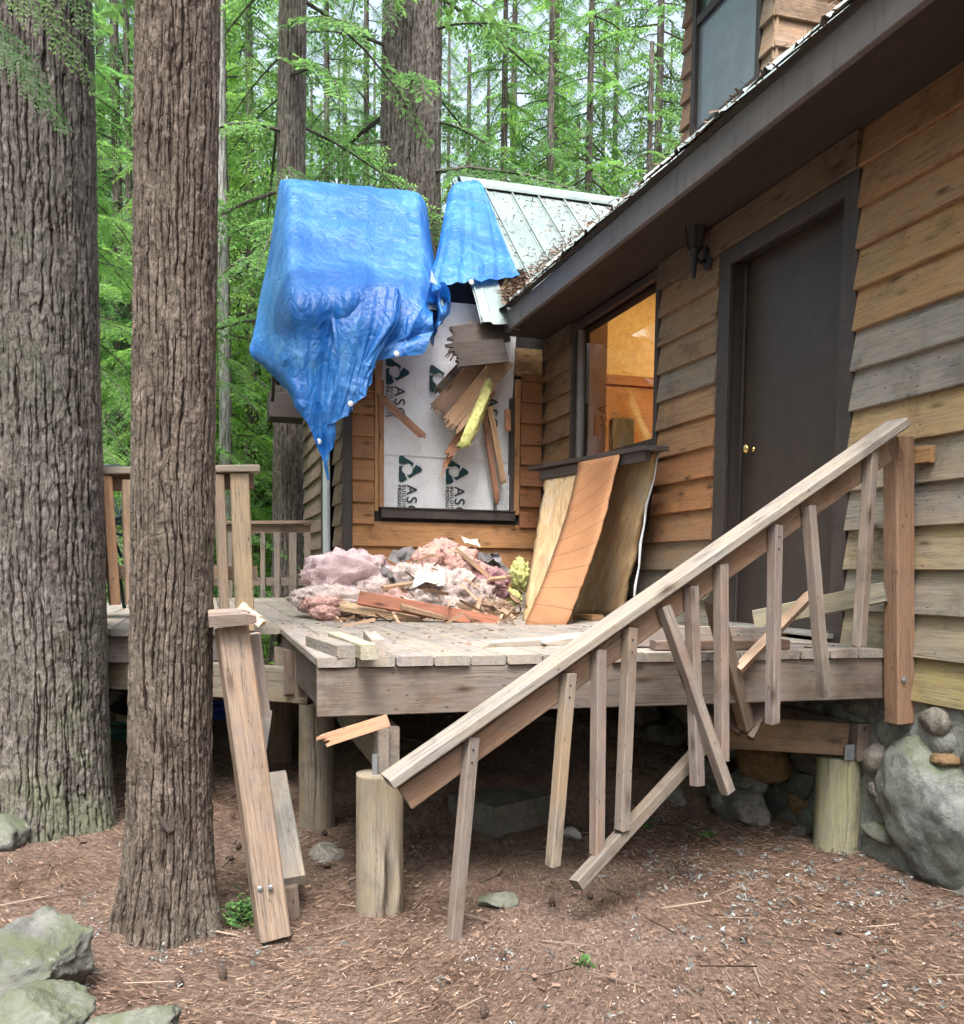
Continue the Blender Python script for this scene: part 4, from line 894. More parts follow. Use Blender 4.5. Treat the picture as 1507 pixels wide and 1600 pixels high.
# leaning broken rail post by the second trunk
lpst = thing('leaning_rail_post', onZ(425, 1462, 0), 'tilted stair rail post with a short cap beside the second trunk', 'post')
a, b = onY(362, 980, 3.3), onY(428, 1463, 3.18)
lpp = board('post', a, b, .105, .09, (1, .15, 0), lpst, (.26, .18, .13), .35, seg=5, wob=.0008, ch=.006)
board('post', onY(395, 990, 3.42), onY(412, 1120, 3.42), .05, .09, (1, 0, 0), lpst, (.25, .2, .18), .6)
splinter('cap_rail', onY(326, 966, 3.28), onY(396, 962, 3.28), .14, .038, (0, 1, .12), lpst, (.2, .14, .11), .5, 5, .0, .03)
splinter('cap_splinter', onY(392, 960, 3.3), onY(402, 962, 3.36), .1, .03, (0, 1, .2), lpst, (.6, .5, .42), .1, 5, .0, .03)
for (px, py) in ((406, 1388), (423, 1386)):
    v, f = lathe([(.009, 0), (.009, .005), (.004, .007)], 10); put('bolt', mesh('bolt', v, f, STEEL), Matrix.Translation(onY(px, py, 3.15)) @ Matrix.Rotation(math.pi/2, 4, 'X'), lpp)
tag(board('stringer_plank', onY(428, 1212, 4.1), onY(455, 1378, 3.42), .11, .04, (1, 0, .1), None, (.22, .19, .16), .75, seg=2), 'grey needle-strewn plank lying behind the leaning post', 'plank')
tag(board('stake', onY(455, 1385, 3.4), onY(460, 1445, 3.4), .05, .04, (1, 0, 0), None, (.17, .11, .08), .3), 'short dark stake under the end of the grey plank', 'stake')
tag(board('short_brace', onY(411, 1120, 3.6), onY(402, 1180, 3.5), .05, .12, (1, .2, 0), None, (.4, .38, .36), .8), 'pale short brace behind the leaning post', 'brace')
tag(splinter('snapped_lath', onY(605, 1126, 3.25), onY(498, 1160, 3.1), .045, .02, (0, .4, 1), None, (.42, .24, .16), .1, 3, 0, .03), 'reddish snapped lath poking out below the deck rim', 'lath')

# ------------------------------------------------------------------ things on the deck
def on_deck(px, py, h=0.0): return onZ(px, py, DK+h)
p1 = on_deck(495, 1018, .03)
def block(a, b, w, h, label, col, wea=.7, cat='block'):
    a, b = on_deck(*a, h/2), on_deck(*b, h/2); return tag(board('wood_block', a, b, w, h, Vector((0, 0, 1)).cross(b-a), None, col, wea, ch=.003), label, cat)
block((492, 1001), (543, 1018), .075, .045, 'leftmost grey timber offcut at the deck corner', (.24, .21, .18))
block((524, 998), (577, 1019), .06, .055, 'middle pale timber offcut at the deck corner', (.4, .38, .28), .5)
block((577, 997), (592, 1013), .05, .065, 'small chipped offcut standing right of the two deck offcuts', (.4, .34, .3), .5)
tag(splinter('broken_plank', Vector((1.95, 3.9, DK+.03)), Vector((1.2, 3.72, DK+.015)), .1, .03, (0, 1, .15), None, (.5, .44, .38), .5, 5, 0, .3), 'long pale splintered plank lying on the deck beside the stair rail', 'plank')
tag(board('deck_timber', Vector((1.55, 3.62, DK+.046)), Vector((2.36, 3.5, DK+.046)), .09, .04, (0, .1, 1), None, (.2, .16, .14), .6), 'dark timber on edge behind the stair rail at the deck front', 'timber')
tag(board('deck_timber', Vector((1.75, 3.45, DK+.021)), Vector((2.35, 3.4, DK+.021)), .06, .04, (0, 1, 0), None, (.16, .1, .075), .3), 'dark red batten lying along the deck front edge', 'batten')
tag(board('deck_timber', on_deck(897, 962, .02), on_deck(935, 965, .02), .09, .035, (0, 1, 0), None, (.42, .25, .13), .2), 'short orange offcut at the foot of the bark panel', 'offcut')

# leaning panels under the window
pan = NT('torn_panel'); v = pan.coords(); n = pan.noise(pan.scaled(v, (1.2, 9, 9)), 3, 8, .7, .5); n2 = pan.noise(v, 3, 5, .6)
pc = pan.mix(pan.ramp(n, [(.3, 0), (.7, 1)]), (.3, .18, .08), (.55, .4, .23)); pc = pan.mix(pan.ramp(n2, [(.5, 0), (.72, .8)]), pc, (.4, .38, .33))
pan.bsdf(Base_Color=pc, Roughness=.9, Normal=pan.bump(n, .8, .02)); TORN = pan.m
def lean_panel(name, tl, tr, br, bl, th, mat, label, cat, col=None, seed=0, amp=.006, jag=0.0, nx=14, ny=22, bow=0.0, group=None):
    P = [np.array(tuple(p)) for p in (tl, tr, br, bl)]; nrm = np.cross(P[1]-P[0], P[3]-P[0]); nrm /= np.linalg.norm(nrm); nrm = nrm if nrm[1] < 0 else -nrm
    s, t = np.meshgrid(np.linspace(0, 1, nx), np.linspace(0, 1, ny)); g = np.random.default_rng(seed)
    je = jag*g.uniform(-1, 1, ny)
    s2 = s.copy(); s2[:, -1] += je*.6; s2[:, 0] -= np.roll(je, 3)*.6; s3 = s2.ravel()[:, None]; t3 = t.ravel()[:, None]
    F_ = (P[0]*(1-s3)+P[1]*s3)*(1-t3)+(P[3]*(1-s3)+P[2]*s3)*t3; F_ = F_ + nrm*(bow*np.sin(np.pi*t3)) + nrm*(amp*fbm(F_*9, 4, seed)[:, None]); B_ = F_-nrm*th
    i = np.arange(nx*ny).reshape(ny, nx); k = nx*ny; Fq = np.stack([i[:-1, :-1], i[1:, :-1], i[1:, 1:], i[:-1, 1:]], -1).reshape(-1, 4)
    ring = np.concatenate([i[0, :], i[1:, -1], i[-1, -2::-1], i[-2:0:-1, 0]]); sides = np.stack([ring, np.roll(ring, -1), np.roll(ring, -1)+k, ring+k], -1)
    c = (P[0]+P[2])/2; X = Vector(P[3]-P[0]).normalized(); Z = Vector(nrm); Y = Z.cross(X); M = Matrix((X, Y, Z)).transposed().to_4x4(); M.translation = Vector(c)
    V = np.concatenate([F_, B_]); Mi = np.array(M.inverted()); V = V@Mi[:3, :3].T+Mi[:3, 3]
    o = put(name, fastmesh(name, V, np.concatenate([Fq, Fq[:, ::-1]+k, sides]), mat), M, None, col, .15)
    return tag(o, label, cat, group)
Lp = lambda px, py, x: onX(px, py, x)
lean_panel('wall_panel', Lp(853, 742, 2.66), Lp(935, 722, 2.66), on_deck(890, 972), on_deck(816, 970), .02, TORN, 'torn pale chipboard sheet leaning at the left under the window', 'panel', seed=3, amp=.012, jag=.03)
fb = NT('orange_hardboard'); v = fb.coords(); n = fb.noise(v, 6, 5, .6)
sx = fb.n('SeparateXYZ', {0: fb.n('TexCoord').outputs['Object']}).outputs[0]
ln = fb.ramp(fb.math('ABSOLUTE', fb.math('SUBTRACT', fb.math('FRACT', fb.math('MULTIPLY', sx, 6.2)), .5)), [(.012, 1.0), (.03, 0.0)])
n5 = fb.noise(v, 1.7, 5, .65)
fcol = fb.mix(fb.math('MULTIPLY', ln, .7), fb.mix(fb.ramp(n5, [(.35, 0.0), (.65, 1.0)]), (.25, .108, .045), (.36, .175, .075)), (.09, .04, .02))
fb.bsdf(Base_Color=fcol, Roughness=.75, Normal=fb.bump(ln, -.5, .004, fb.bump(n, .15, .01))); HARD = fb.m
hb = lean_panel('hardboard_strip', Lp(905, 722, 2.6), Lp(967, 710, 2.6), on_deck(884, 976), on_deck(820, 976), .012, HARD, 'bowed orange hardboard strip leaning in front of the torn sheet', 'panel', seed=5, amp=.002, jag=.02, nx=8, ny=30, bow=-.035)
lean_panel('bark_panel', Lp(968, 716, 2.7), Lp(1024, 702, 2.72), on_deck(966, 968), on_deck(898, 958), .03, TORN, 'mossy bark-like sheet leaning right of the orange strip', 'panel', seed=9, amp=.02, jag=.03)
lean_panel('backing_sheet', Lp(1016, 703, 2.75), Lp(1030, 700, 2.75), on_deck(992, 962), on_deck(955, 955), .02, BLACK, 'black backing sheet with a white caulk edge at the right of the leaning panels', 'panel', seed=12, amp=.004, jag=.01)
CAULK = m_plain('white_caulk', (.62, .66, .68), .6)
v, f = tubeverts([Lp(1029, 706, 2.74), Lp(1022, 750, 2.735)] + [onX(px, py, 2.72-.02*i) for i, (px, py) in enumerate(((1010, 790), (1007, 820), (1001, 850), (999, 885), (993, 915), (990, 950)))], [.006, .005, .009, .006, .01, .006, .009, .006], 8)
tag(put('caulk_bead', mesh('caulk_bead', v, f, CAULK, True)), 'white bead of caulk along the black sheet edge', 'caulk')
led = thing('ledge_board', Lp(930, 725, 2.7), 'dark brown sill ledge resting on the leaning panels', 'ledge')
board('shelf', Lp(838, 733, 2.68), Lp(1028, 700, 2.68), .16, .03, (1, 0, 0), led, None or (.05, .04, .037), .1, BROWN)
board('apron', Lp(846, 743, 2.63), Lp(1012, 712, 2.63), .07, .03, (0, 0, 1), led, None, .1, BROWN)

# debris heap
pk = NT('pink_insulation'); v = pk.coords(); n = pk.noise(v, 14, 8, .75); n2 = pk.noise(v, 5, 4, .6); oi = pk.n('ObjectInfo').outputs['Color']
c = pk.mix(1.0, oi, pk.ramp(n, [(.25, .62), (.55, 1.0), (.75, 1.15)]), 'MULTIPLY')
pd = pk.n('BsdfPrincipled', {'Base Color': c, 'Roughness': 1.0, 'Specular IOR Level': .05, 'Normal': pk.bump(n, 1.0, .04)}); pt = pk.n('BsdfTranslucent', {'Color': c})
pm = pk.n('MixShader', {0: .25, 1: pd.outputs[0], 2: pt.outputs[0]}); pk.t.links.new(pm.outputs[0], pk.out.inputs[0]); PINK = pk.m
def tuft(px, py, h, size, col, seed, label=None, rz=0, group='insulation tufts in the debris heap'):
    p = on_deck(px, py, 0) if h is None else onY(px, py, h)
    o = lump('insulation_tuft', p, size, PINK, seed, 4, .38, 1.8, .35, rz, fz=(int(2200*size[0]/.2), .02)); o.color = (*col, 1)
    return tag(o, label or 'torn pink insulation tuft in the debris heap on the deck', 'insulation', group)
PK, PL, PV = (.93, .61, .55), (.95, .8, .76), (.95, .75, .77)
tuft(548, 905, 6.5, (.34, .26, .2), PV, 1, 'big pink fibreglass batt at the left end of the debris heap', .3, None)
tuft(525, 938, 6.2, (.3, .22, .1), PL, 2)
tuft(505, 945, 6.0, (.13, .12, .05), PK, 3)
tuft(508, 958, 5.8, (.09, .06, .045), PK, 4, 'small loose pink tuft on the bare planks left of the heap', 0, None)
for i, (px, py, Y, s, c) in enumerate([(600, 925, 6.3, .17, PL), (640, 905, 6.4, .17, PL), (670, 880, 6.5, .15, PK), (690, 862, 6.55, .12, PK), (712, 885, 6.5, .17, PK), (740, 895, 6.5, .12, PK), (680, 915, 6.25, .2, PL), (660, 940, 6.1, .16, PL), (715, 925, 6.15, .2, PL), (745, 940, 6.1, .13, PL), (775, 905, 6.4, .1, (.7, .42, .45)), (770, 925, 6.3, .12, (.65, .38, .42)), (745, 915, 6.2, .11, (.6, .34, .36)), (700, 950, 6.0, .12, PL), (780, 955, 6.1, .1, (.6, .42, .3)), (760, 958, 6.0, .12, (.55, .4, .3)), (620, 945, 6.1, .15, PK)]):
    tuft(px, py, Y, (s*1.15, s*.9, s*.72), c, 30+i, None, i*.7)
yl = lump('yellow_insulation', onY(812, 900, 6.6), (.07, .1, .12), YEL, 71, 4, .45, 1.9, .35, fz=(700, .02)); tag(yl, 'yellow insulation tuft between the heap and the leaning panels', 'insulation')
yl = lump('yellow_insulation', onY(795, 935, 6.4), (.09, .1, .07), YEL, 72, 4, .45, 1.9, .35, fz=(700, .02)); tag(yl, 'low yellow insulation wad under the crossed stick', 'insulation')
def crumple(name, c, w, h, mat, seed, rz, amp=.05):
    o = sheet(name, [(-w, 0, h), (w, 0, h), (w, -.03, -h), (-w, -.03, -h)], mat, 12, 12, 0, seed); me = o.data
    co = np.array([v.co[:] for v in me.vertices]); co = co + amp*np.stack([fbm(co*14+seed, 3, seed), 1.6*fbm(co*12+seed, 3, seed+1), fbm(co*14+seed, 3, seed+2)], -1)
    me.vertices.foreach_set('co', co.astype(np.float32).ravel()); me.update(); M = Matrix.Translation(Vector(c)) @ Matrix.Rotation(rz, 4, 'Z') @ Matrix.Rotation(-.7, 4, 'X'); o.matrix_local = M; WM[o] = M; return o
PAPER = m_plain('kraft_paper', (.68, .64, .56), .8, 0, 12, .2, .3)
for i, (px, py, Y, lab) in enumerate([(672, 905, 5.98, 'crumpled beige paper facing on the heap front'), (735, 848, 6.5, 'pale torn paper scrap crowning the debris heap'), (650, 945, 5.95, 'white facing scrap low on the heap')]):
    o = crumple('paper_scrap', onY(px, py, Y), .1 if i != 1 else .07, .08 if i != 1 else .05, PAPER, 80+i, i*.5-.4, .035); tag(o, lab, 'paper')
GREYR = m_plain('grey_felt', (.16, .15, .155), .9, 0, 14, .3, .5)
for i, (px, py, Y) in enumerate([(632, 870, 6.6), (755, 872, 6.6), (770, 885, 6.6), (612, 905, 6.2)]):
    o = crumple('felt_scrap', onY(px, py, Y), .12, .07, GREYR, 90+i, i*.9-1); tag(o, 'crumpled grey felt scrap in the debris heap on the deck', 'felt', 'felt scraps in the debris heap')
tag(board('red_board', onY(561, 934, 5.75), onY(779, 974, 5.45), .085, .035, (0, .35, 1), None, (.36, .15, .1), .05, seg=3, ch=.003), 'long reddish board lying across the front of the debris heap', 'board')
tag(splinter('stick', onY(712, 858, 6.4), onY(815, 945, 6.2), .04, .03, (0, 1, 0), None, (.4, .24, .14), .3, 3, 0, .04), 'long thin stick slanting down the right of the heap', 'stick')
tag(splinter('stick', onY(708, 912, 6.0), onY(798, 902, 6.15), .045, .02, (0, 1, .3), None, (.5, .32, .2), .1, 3, .03, .06), 'pale split stick lying level on the right of the heap', 'stick')
tag(splinter('stick', onY(600, 918, 6.05), onY(700, 903, 6.1), .045, .02, (0, 1, .3), None, (.45, .3, .2), .2, 3, .03, .06), 'pale split stick lying level on the left of the heap', 'stick')
tag(splinter('bark_slab', onY(540, 948, 5.85), onY(650, 966, 5.7), .14, .03, (0, 1, .2), None, (.52, .38, .25), .1, 9, .06, .12), 'pale torn bark slab under the reddish board', 'slab')
tag(splinter('bark_slab', onY(640, 950, 5.6), onY(735, 972, 5.6), .12, .025, (0, 1, .2), None, (.4, .27, .18), .2, 8, .06, .12), 'brown torn slab at the front foot of the heap', 'slab')
pts = []
for k in range(130):
    px = NR.uniform(520, 830); py = NR.normal(962, 5); p = on_deck(px, py, abs(NR.normal(0, .015))+.004); pts.append(tuple(p))
for k in range(130):
    px = NR.normal(690, 65); py = 968-abs(NR.normal(0, 1))*46*math.exp(-((px-690)/120)**2); p = onY(px, py, 6.0+NR.normal(0, .18)); pts.append((p.x, p.y, max(p.z, DK+.01)))
put('debris_splinters', shards('debris_splinters', np.array(pts), (.04, .2), m_scatter('splinters', (.14, .085, .05), (.58, .4, .28)), 6, .35, (4, 9)))['kind'] = 'stuff'
pts = [(x, y, DK+.005) for x, y in zip(NR.uniform(.4, 2.7, 500), NR.uniform(3.4, 6, 500))]
put('deck_litter', shards('deck_litter', np.array(pts), (.005, .03), NEEDLE, 16, .06, (3, 8)))['kind'] = 'stuff'

# ------------------------------------------------------------------ trunks
def trunk_mesh(name, H, r0, r1, flare, cu, cv, depth, nu, nv, mat, seed, lean=(0, 0), bend=0.0, zd=None):
    zl = np.linspace(0, 1, nv) if zd is None else np.concatenate([np.linspace(0, zd[0], 30), np.linspace(zd[0], zd[1], nv)[1:], np.linspace(zd[1], H, 40)[1:]])/H
    if zd is not None and zd[0] == 0: zl = zl[29:]
    nv = len(zl); uu = np.linspace(0, 2*math.pi, nu, endpoint=False); uu = uu - (.55*np.sin(uu-4.6) if nu > 100 else 0)      # columns denser on the near side
    th, zz = np.meshgrid(uu, zl); z = zz*H
    r = r0+(r1-r0)*zz + flare*np.exp(-z/.22)*(1+.45*np.sin(th*4+seed)+.25*np.sin(th*7+seed*2))
    U = th/(2*math.pi); ca, sa = np.cos(th).ravel(), np.sin(th).ravel(); zr = z.ravel(); sh = th.shape
    q = np.stack([ca*2, sa*2, zr*1.6], -1); lowf = fbm(q*.9, 3, seed+6).reshape(sh)
    def ns(fh, fv, k, o=3, g=.55): return fbm(np.stack([ca*r0*fh, sa*r0*fh, zr*fv], -1), o, seed+k, g).reshape(sh)
    def plates(cw, chh, k, wa):
        nw = max(8, int(round(2*math.pi*r0/cw))); nq = ns(.45/cw, .6/chh, k, 4, .7); nq2 = ns(.5/cw, .5/chh, k+3, 4, .7)
        f1, e, cid = cells((U*nw+wa*nq).ravel(), (z/chh+wa*nq2).ravel(), nw, seed+k); return e.reshape(sh), cid.reshape(sh)
    def fur(k, mul, st):
        nw = max(8, int(round(2*math.pi*r0/cu*mul))); gph = U*nw + .9*ns(7, 2.4, k, 3)*mul + .45*ns(30, 11, k+2, 4, .65); fr = np.mod(gph, 1.0); dd = np.minimum(fr, 1-fr)
        keep = sstep(-.28, .12, ns(26, 5.5, k+4, 3)); return (1-sstep(.0, .2, dd))*keep*st, _hash(np.mod(np.floor(gph).astype(np.int64), nw), np.floor(z/(cv*1.4)+2*ns(9, 2, k+6)).astype(np.int64), np.zeros(sh, np.int64)+k, seed)
    k1, c1 = fur(1, 1.0, 1.0); k2, c1b = fur(31, 1.6, .75); e2, c2 = plates(cu*.5, cv*.34, 7, .9)
    crack = np.maximum(k1, k2); crack2 = (1-sstep(.0, .2, e2))*.4; cid = .35*c1+.65*c2
    fine = ns(70, 30, 8, 3, .65)
    r = r + depth*(.25*(c1-.5)+.75*(c2-.5)+.4*fine - 1.25*crack - .5*crack2) + r0*.03*lowf
    X = r*np.cos(th)+lean[0]*z+bend*np.sin(zz*math.pi)*.5; Y = r*np.sin(th)+lean[1]*z
    V = np.stack([X.ravel(), Y.ravel(), z.ravel()], -1); i = np.arange(nu*nv).reshape(nv, nu)
    F = np.stack([i[:-1], np.roll(i[:-1], -1, 1), np.roll(i[1:], -1, 1), i[1:]], -1).reshape(-1, 4)
    return fastmesh(name, V, F, mat, True, {'crack': np.clip(np.maximum(crack, crack2*1.2), 0, 1).ravel(), 'cell': cid.ravel()})

# ------------------------------------------------------------------ conifer sprays
def spray(L, g, leaf=.055, droop=.12, dens=1.0):
    """one flat drooping hemlock bough: returns leaf quads (N,4,3), tip values (N,) and stem points"""
    Q, T = [], []; side_c = g.normal(0, .12)
    def axis(s): return np.array([s, side_c*s*s/L, -droop*s*s/L*1.6])
    step = .065/dens; s = .12*L
    while s < L:
        p = axis(s); t = (axis(s+.02)-p); t /= np.linalg.norm(t); tw_max = (.42*L**.8)*(1-.82*(s/L))*min(1, (s/L)*3+.25)
        for sgn in (-1, 1):
            tl = tw_max*g.uniform(.55, 1.1); ang = g.uniform(.75, 1.1); d = t*math.cos(ang)+np.array([-t[1], t[0], 0])*sgn*math.sin(ang); d[2] -= g.uniform(.05, .3); d /= np.linalg.norm(d)
            n = max(2, int(tl/(leaf*.72)))
            for k in range(n):
                u = (k+.3)/n; b = p+d*tl*u; b[2] -= .12*tl*u*u
                for s2 in (-1, 1):
                    if k == n-1 and s2 == 1: dd = d.copy()
                    else: dd = d*.72+np.array([-d[1], d[0], 0])*s2*.7
                    dd[2] += g.normal(-.12, .22); dd /= np.linalg.norm(dd); ll = leaf*g.uniform(.75, 1.35)*(1-.25*u); w = np.cross(dd, [g.normal(0, .35), g.normal(0, .35), 1]); w *= ll*.2/np.linalg.norm(w)
                    Q.append((b, b+dd*ll*.5+w, b+dd*ll, b+dd*ll*.5-w)); T.append(max(0, u-.6)*2.2*g.random()+(.15 if s > .9*L else 0))
        s += step*g.uniform(.8, 1.2)
    return np.array(Q), np.clip(np.array(T), 0, 1), np.array([axis(u*L) for u in (0, .25, .5, .75, .97)])
GS = np.random.default_rng(21)
POOL = [spray(L, GS, .072, d) for L, d in ((1.7, .25), (1.9, .15), (2.1, .35), (1.5, .3), (2.3, .22), (1.8, .4))]
POOLF = [spray(L, GS, .12, d, .6) for L, d in ((1.9, .25), (2.2, .15), (2.0, .35), (1.7, .4))]
def rotm(az, el, roll):
    ca, sa, ce, se, cr, sr = math.cos(az), math.sin(az), math.cos(el), math.sin(el), math.cos(roll), math.sin(roll)
    return np.array([[ca, -sa, 0], [sa, ca, 0], [0, 0, 1]])@np.array([[ce, 0, -se], [0, 1, 0], [se, 0, ce]])@np.array([[1, 0, 0], [0, cr, -sr], [0, sr, cr]])
def crown_mesh(name, H, h0, Lmax, nb, seed, mat, pool, r_of, azr=None, power=.8):
    g = np.random.default_rng(seed); QS, TS, LV, LF = [], [], [], []
    for k in range(nb):
        t = (k+g.random())/nb; h = h0+(H-h0)*t; L = Lmax*((1-t)**power*.85+.12)*g.uniform(.6, 1.15); az = k*2.39996+g.normal(0, .4)
        if azr: az = g.uniform(*azr)
        Q, T, st = pool[g.integers(len(pool))]; sc = L/np.linalg.norm(st[-1]); el = g.normal(-.08-.15*(1-t), .14)
        Rm = rotm(az, el, g.normal(0, .25)); off = np.array([math.cos(az)*r_of(h)*.6, math.sin(az)*r_of(h)*.6, h]); lim = .72 if sc > 1.35 else 1
        QS.append(Q.reshape(-1, 3)@Rm.T*sc+off); TS.append(np.repeat(T, 4)*g.uniform(.3, 1.3))
        S = st@Rm.T*sc+off; v, f = tubeverts(S, [.022*sc, .017*sc, .012*sc, .008*sc, .003], 5); b = sum(len(x) for x in LV); LV.append(np.array([tuple(p) for p in v])); LF += [tuple(b+i for i in q) for q in f]
    V = np.concatenate(QS); F = np.arange(len(V)).reshape(-1, 4)
    return fastmesh(name, V, F, mat, False, {'tip': np.clip(np.concatenate(TS), 0, 1)}), mesh('limbs', np.concatenate(LV), LF, BARK3)

def big_tree(name, base, H, r0, r1, flare, cu, cv, depth, nu, nv, mat, seed, label, lean=(0, 0), crown=None, cat='tree', zd=None):
    t = thing(name, base, label, cat); M = Matrix.Translation(Vector(base))
    put('trunk', trunk_mesh('trunk', H, r0, r1, flare, cu, cv, depth, nu, nv, mat, seed, lean, zd=zd), M, t)
    if crown:
        cm, lm = crown; c = put('crown', cm, M, t); put('limbs', lm, M, c)
    return t
def radial(r0, r1, H): return lambda h: r0+(r1-r0)*h/H
b1 = onY(80, 1285, 4.95); b1.z = gz(b1.x, b1.y)-.05
T1 = big_tree('conifer_tree', b1, 15, .278, .25, .045, .042, .09, .0085, 300, 640, BARK1, 3, 'massive old conifer at the left edge with mossy plated bark', (.0, 0), zd=(0, 4.6), crown= crown_mesh('crown', 15, 4.7, 2.2, 40, 61, LEAF, POOL, radial(.26, .15, 15), power=.4))
b2 = onY(264, 1462, 3.4); b2.z = gz(b2.x, b2.y)-.04
T2 = big_tree('conifer_tree', b2, 12, .139, .126, .055, .03, .08, .006, 260, 680, BARK2, 9, 'straight brown-barked conifer standing nearest, second from the left edge', (.024, 0), zd=(0, 3.6), crown= crown_mesh('crown', 12, 4.6, 1.8, 34, 62, LEAF, POOL, radial(.15, .1, 12), power=.4))
stub = [onY(247, 1272, 3.26), onY(258, 1290, 3.24), onY(268, 1302, 3.2)]; v, f = tubeverts(stub, [.006, .012, .008], 8); put('branch_stub', mesh('branch_stub', v, f, m_plain('dead_wood', (.03, .022, .018), .9)), None, T2)
b3 = onY(447, 945, 12.0); b3.z = gz(b3.x, b3.y)-.1
r3 = .19
T3 = big_tree('conifer_tree', b3, 16, r3+.01, .13, .08, .05, .2, .012, 110, 300, BARK3, 14, 'slim grey-brown conifer trunk behind the far railing and the tarp edge', (.015, 0), zd=(.5, 9), crown= crown_mesh('crown', 16, 4.2, 2.4, 60, 63, LEAF, POOL, radial(.2, .1, 16), power=.4))
b4 = onY(632, 940, 14.0); b4.z = gz(b4.x, b4.y)-.1
T4 = big_tree('conifer_tree', b4, 22, .5, .36, .15, .09, .2, .014, 170, 300, BARK3, 18, 'very thick dark conifer trunk rising directly behind the tarped roof', (.009, 0), zd=(5, 11), crown= crown_mesh('crown', 22, 4.4, 3.2, 70, 64, LEAF, POOL, radial(.5, .3, 22), power=.4))
# drooping bough in front of the left trunk, top corner
g6 = np.random.default_rng(8)
Q, T, st = spray(1.3, g6, .06, .3, 1.3)
for k, (px, py, y, az, sc) in enumerate(((-60, 0, 3.75, .1, .32), (-50, 45, 3.65, -.15, .27), (-25, -55, 3.7, -.1, .34), (30, -70, 3.8, -.2, .3))):
    p = onY(px, py, y); Rm = rotm(az, -.35, .9); V = Q.reshape(-1, 3)@Rm.T*sc
    put('bough', fastmesh('bough', V, np.arange(len(V)).reshape(-1, 4), LEAF, False, {'tip': np.repeat(T, 4)*.6}), Matrix.Translation(p), T1)

# forest: a few tree models, each tree an object of its own
MODELS = []
for k, (H, h0, Lm, nb, mat, pool) in enumerate(((17, .8, 2.9, 110, LEAF, POOL), (14, .5, 2.5, 100, LEAFB, POOL), (20, .8, 3.3, 190, LEAFB, POOLF), (9, .3, 2.2, 90, LEAFB, POOL), (22, 1.5, 3.4, 190, LEAF, POOLF))):
    r0 = .04+.0045*H
    MODELS.append((trunk_mesh('trunk', H, r0, .03, .05, .06, .25, .008, 40, 90, BARK3, 30+k), crown_mesh('crown', H, h0, Lm, nb, 40+k, mat, pool, radial(r0, .03, H))))
FL = ['tall dark green hemlock in the forest behind the cabin', 'bright young hemlock in the forest behind the cabin', 'tall loose-crowned fir in the forest behind the cabin', 'low bushy young conifer at the forest edge', 'tall bare-stemmed fir in the forest behind the cabin']
fr2 = random.Random(3); placed = []
def plant(k, ang, d, sc, rot, lab=None, grp=None):
    x, y = d*math.sin(ang), d*math.cos(ang)
    z = gz(x, y)-.05; M = Matrix.Translation((x, y, z)) @ Matrix.Rotation(rot, 4, 'Z') @ Matrix.Diagonal((sc, sc, sc*fr2.uniform(.92, 1.1), 1))
    t = tag(put('forest_tree', None, M), lab or FL[k], 'tree', grp or ['dark hemlocks behind the cabin', 'bright young hemlocks behind the cabin', 'loose-crowned firs behind the cabin', 'bushy conifers at the forest edge', 'bare-stemmed firs behind the cabin'][k])
    tm_, (cm, lm) = MODELS[k]; put('trunk', tm_, M, t); put('limbs', lm, M, put('crown', cm, M, t)); placed.append((x, y))
deg = math.radians
for (k, a, d, sc) in ((1, -6.5, 9.5, .62), (3, -1.5, 11.5, .8), (1, 1.2, 13.5, .8), (3, 4.6, 14.5, .7), (1, -9.5, 12, .8), (0, 7.0, 16.5, .8), (0, 12.5, 17.5, .85), (1, 16.5, 18, .8), (2, 20.5, 19.5, .8), (0, 9.3, 19, .9), (0, -4, 16, .8), (2, 2.6, 17, .85), (1, 24.5, 17, .6), (2, 22.5, 16, .75), (4, 26.5, 20, .9), (0, 24, 22, .95), (2, 18, 22, .95)):
    plant(k, deg(a), d, sc, fr2.uniform(0, 6.28))
for (d0, d1, da, sc0) in ((19, 24, 3.4, .9), (26, 33, 3.2, 1.0), (36, 46, 3.0, 1.05), (50, 66, 2.8, 1.15)):
    a = -15
    while a < 33:
        if not (15 < a < 29 and fr2.random() < .42): plant(fr2.choice((0, 1, 1, 2, 2, 4) if d0 < 36 else (2, 2, 4)), deg(a+fr2.uniform(-1.2, 1.2)), fr2.uniform(d0, d1), sc0*fr2.uniform(.8, 1.15), fr2.uniform(0, 6.28))
        a += da
for (a, d, k) in ((-38, 11, 2), (-55, 9.5, 4), (-72, 11, 2), (-92, 10, 4), (-112, 12, 2), (-135, 13, 4), (-155, 16, 2), (-30, 15, 4), (-47, 16, 2), (-65, 17, 4), (-84, 16, 2), (-103, 17, 4), (-124, 18, 2), (-148, 20, 4), (-170, 19, 2), (165, 20, 4), (148, 18, 2)):  # unseen firs added to block side sky light and deepen shade
    plant(k, deg(a), d, 1.0, fr2.uniform(0, 6.28), 'tall unseen fir added around the clearing to block sky light', 'added unseen firs around the clearing')
for i in range(18):
    plant((3, 1, 3)[i % 3], deg(-12+i*2.25+fr2.uniform(-.8, .8)), fr2.uniform(13.5, 24), fr2.uniform(.8, 1.2)*(1.25 if i % 3 != 1 else .8), fr2.uniform(0, 6.28))
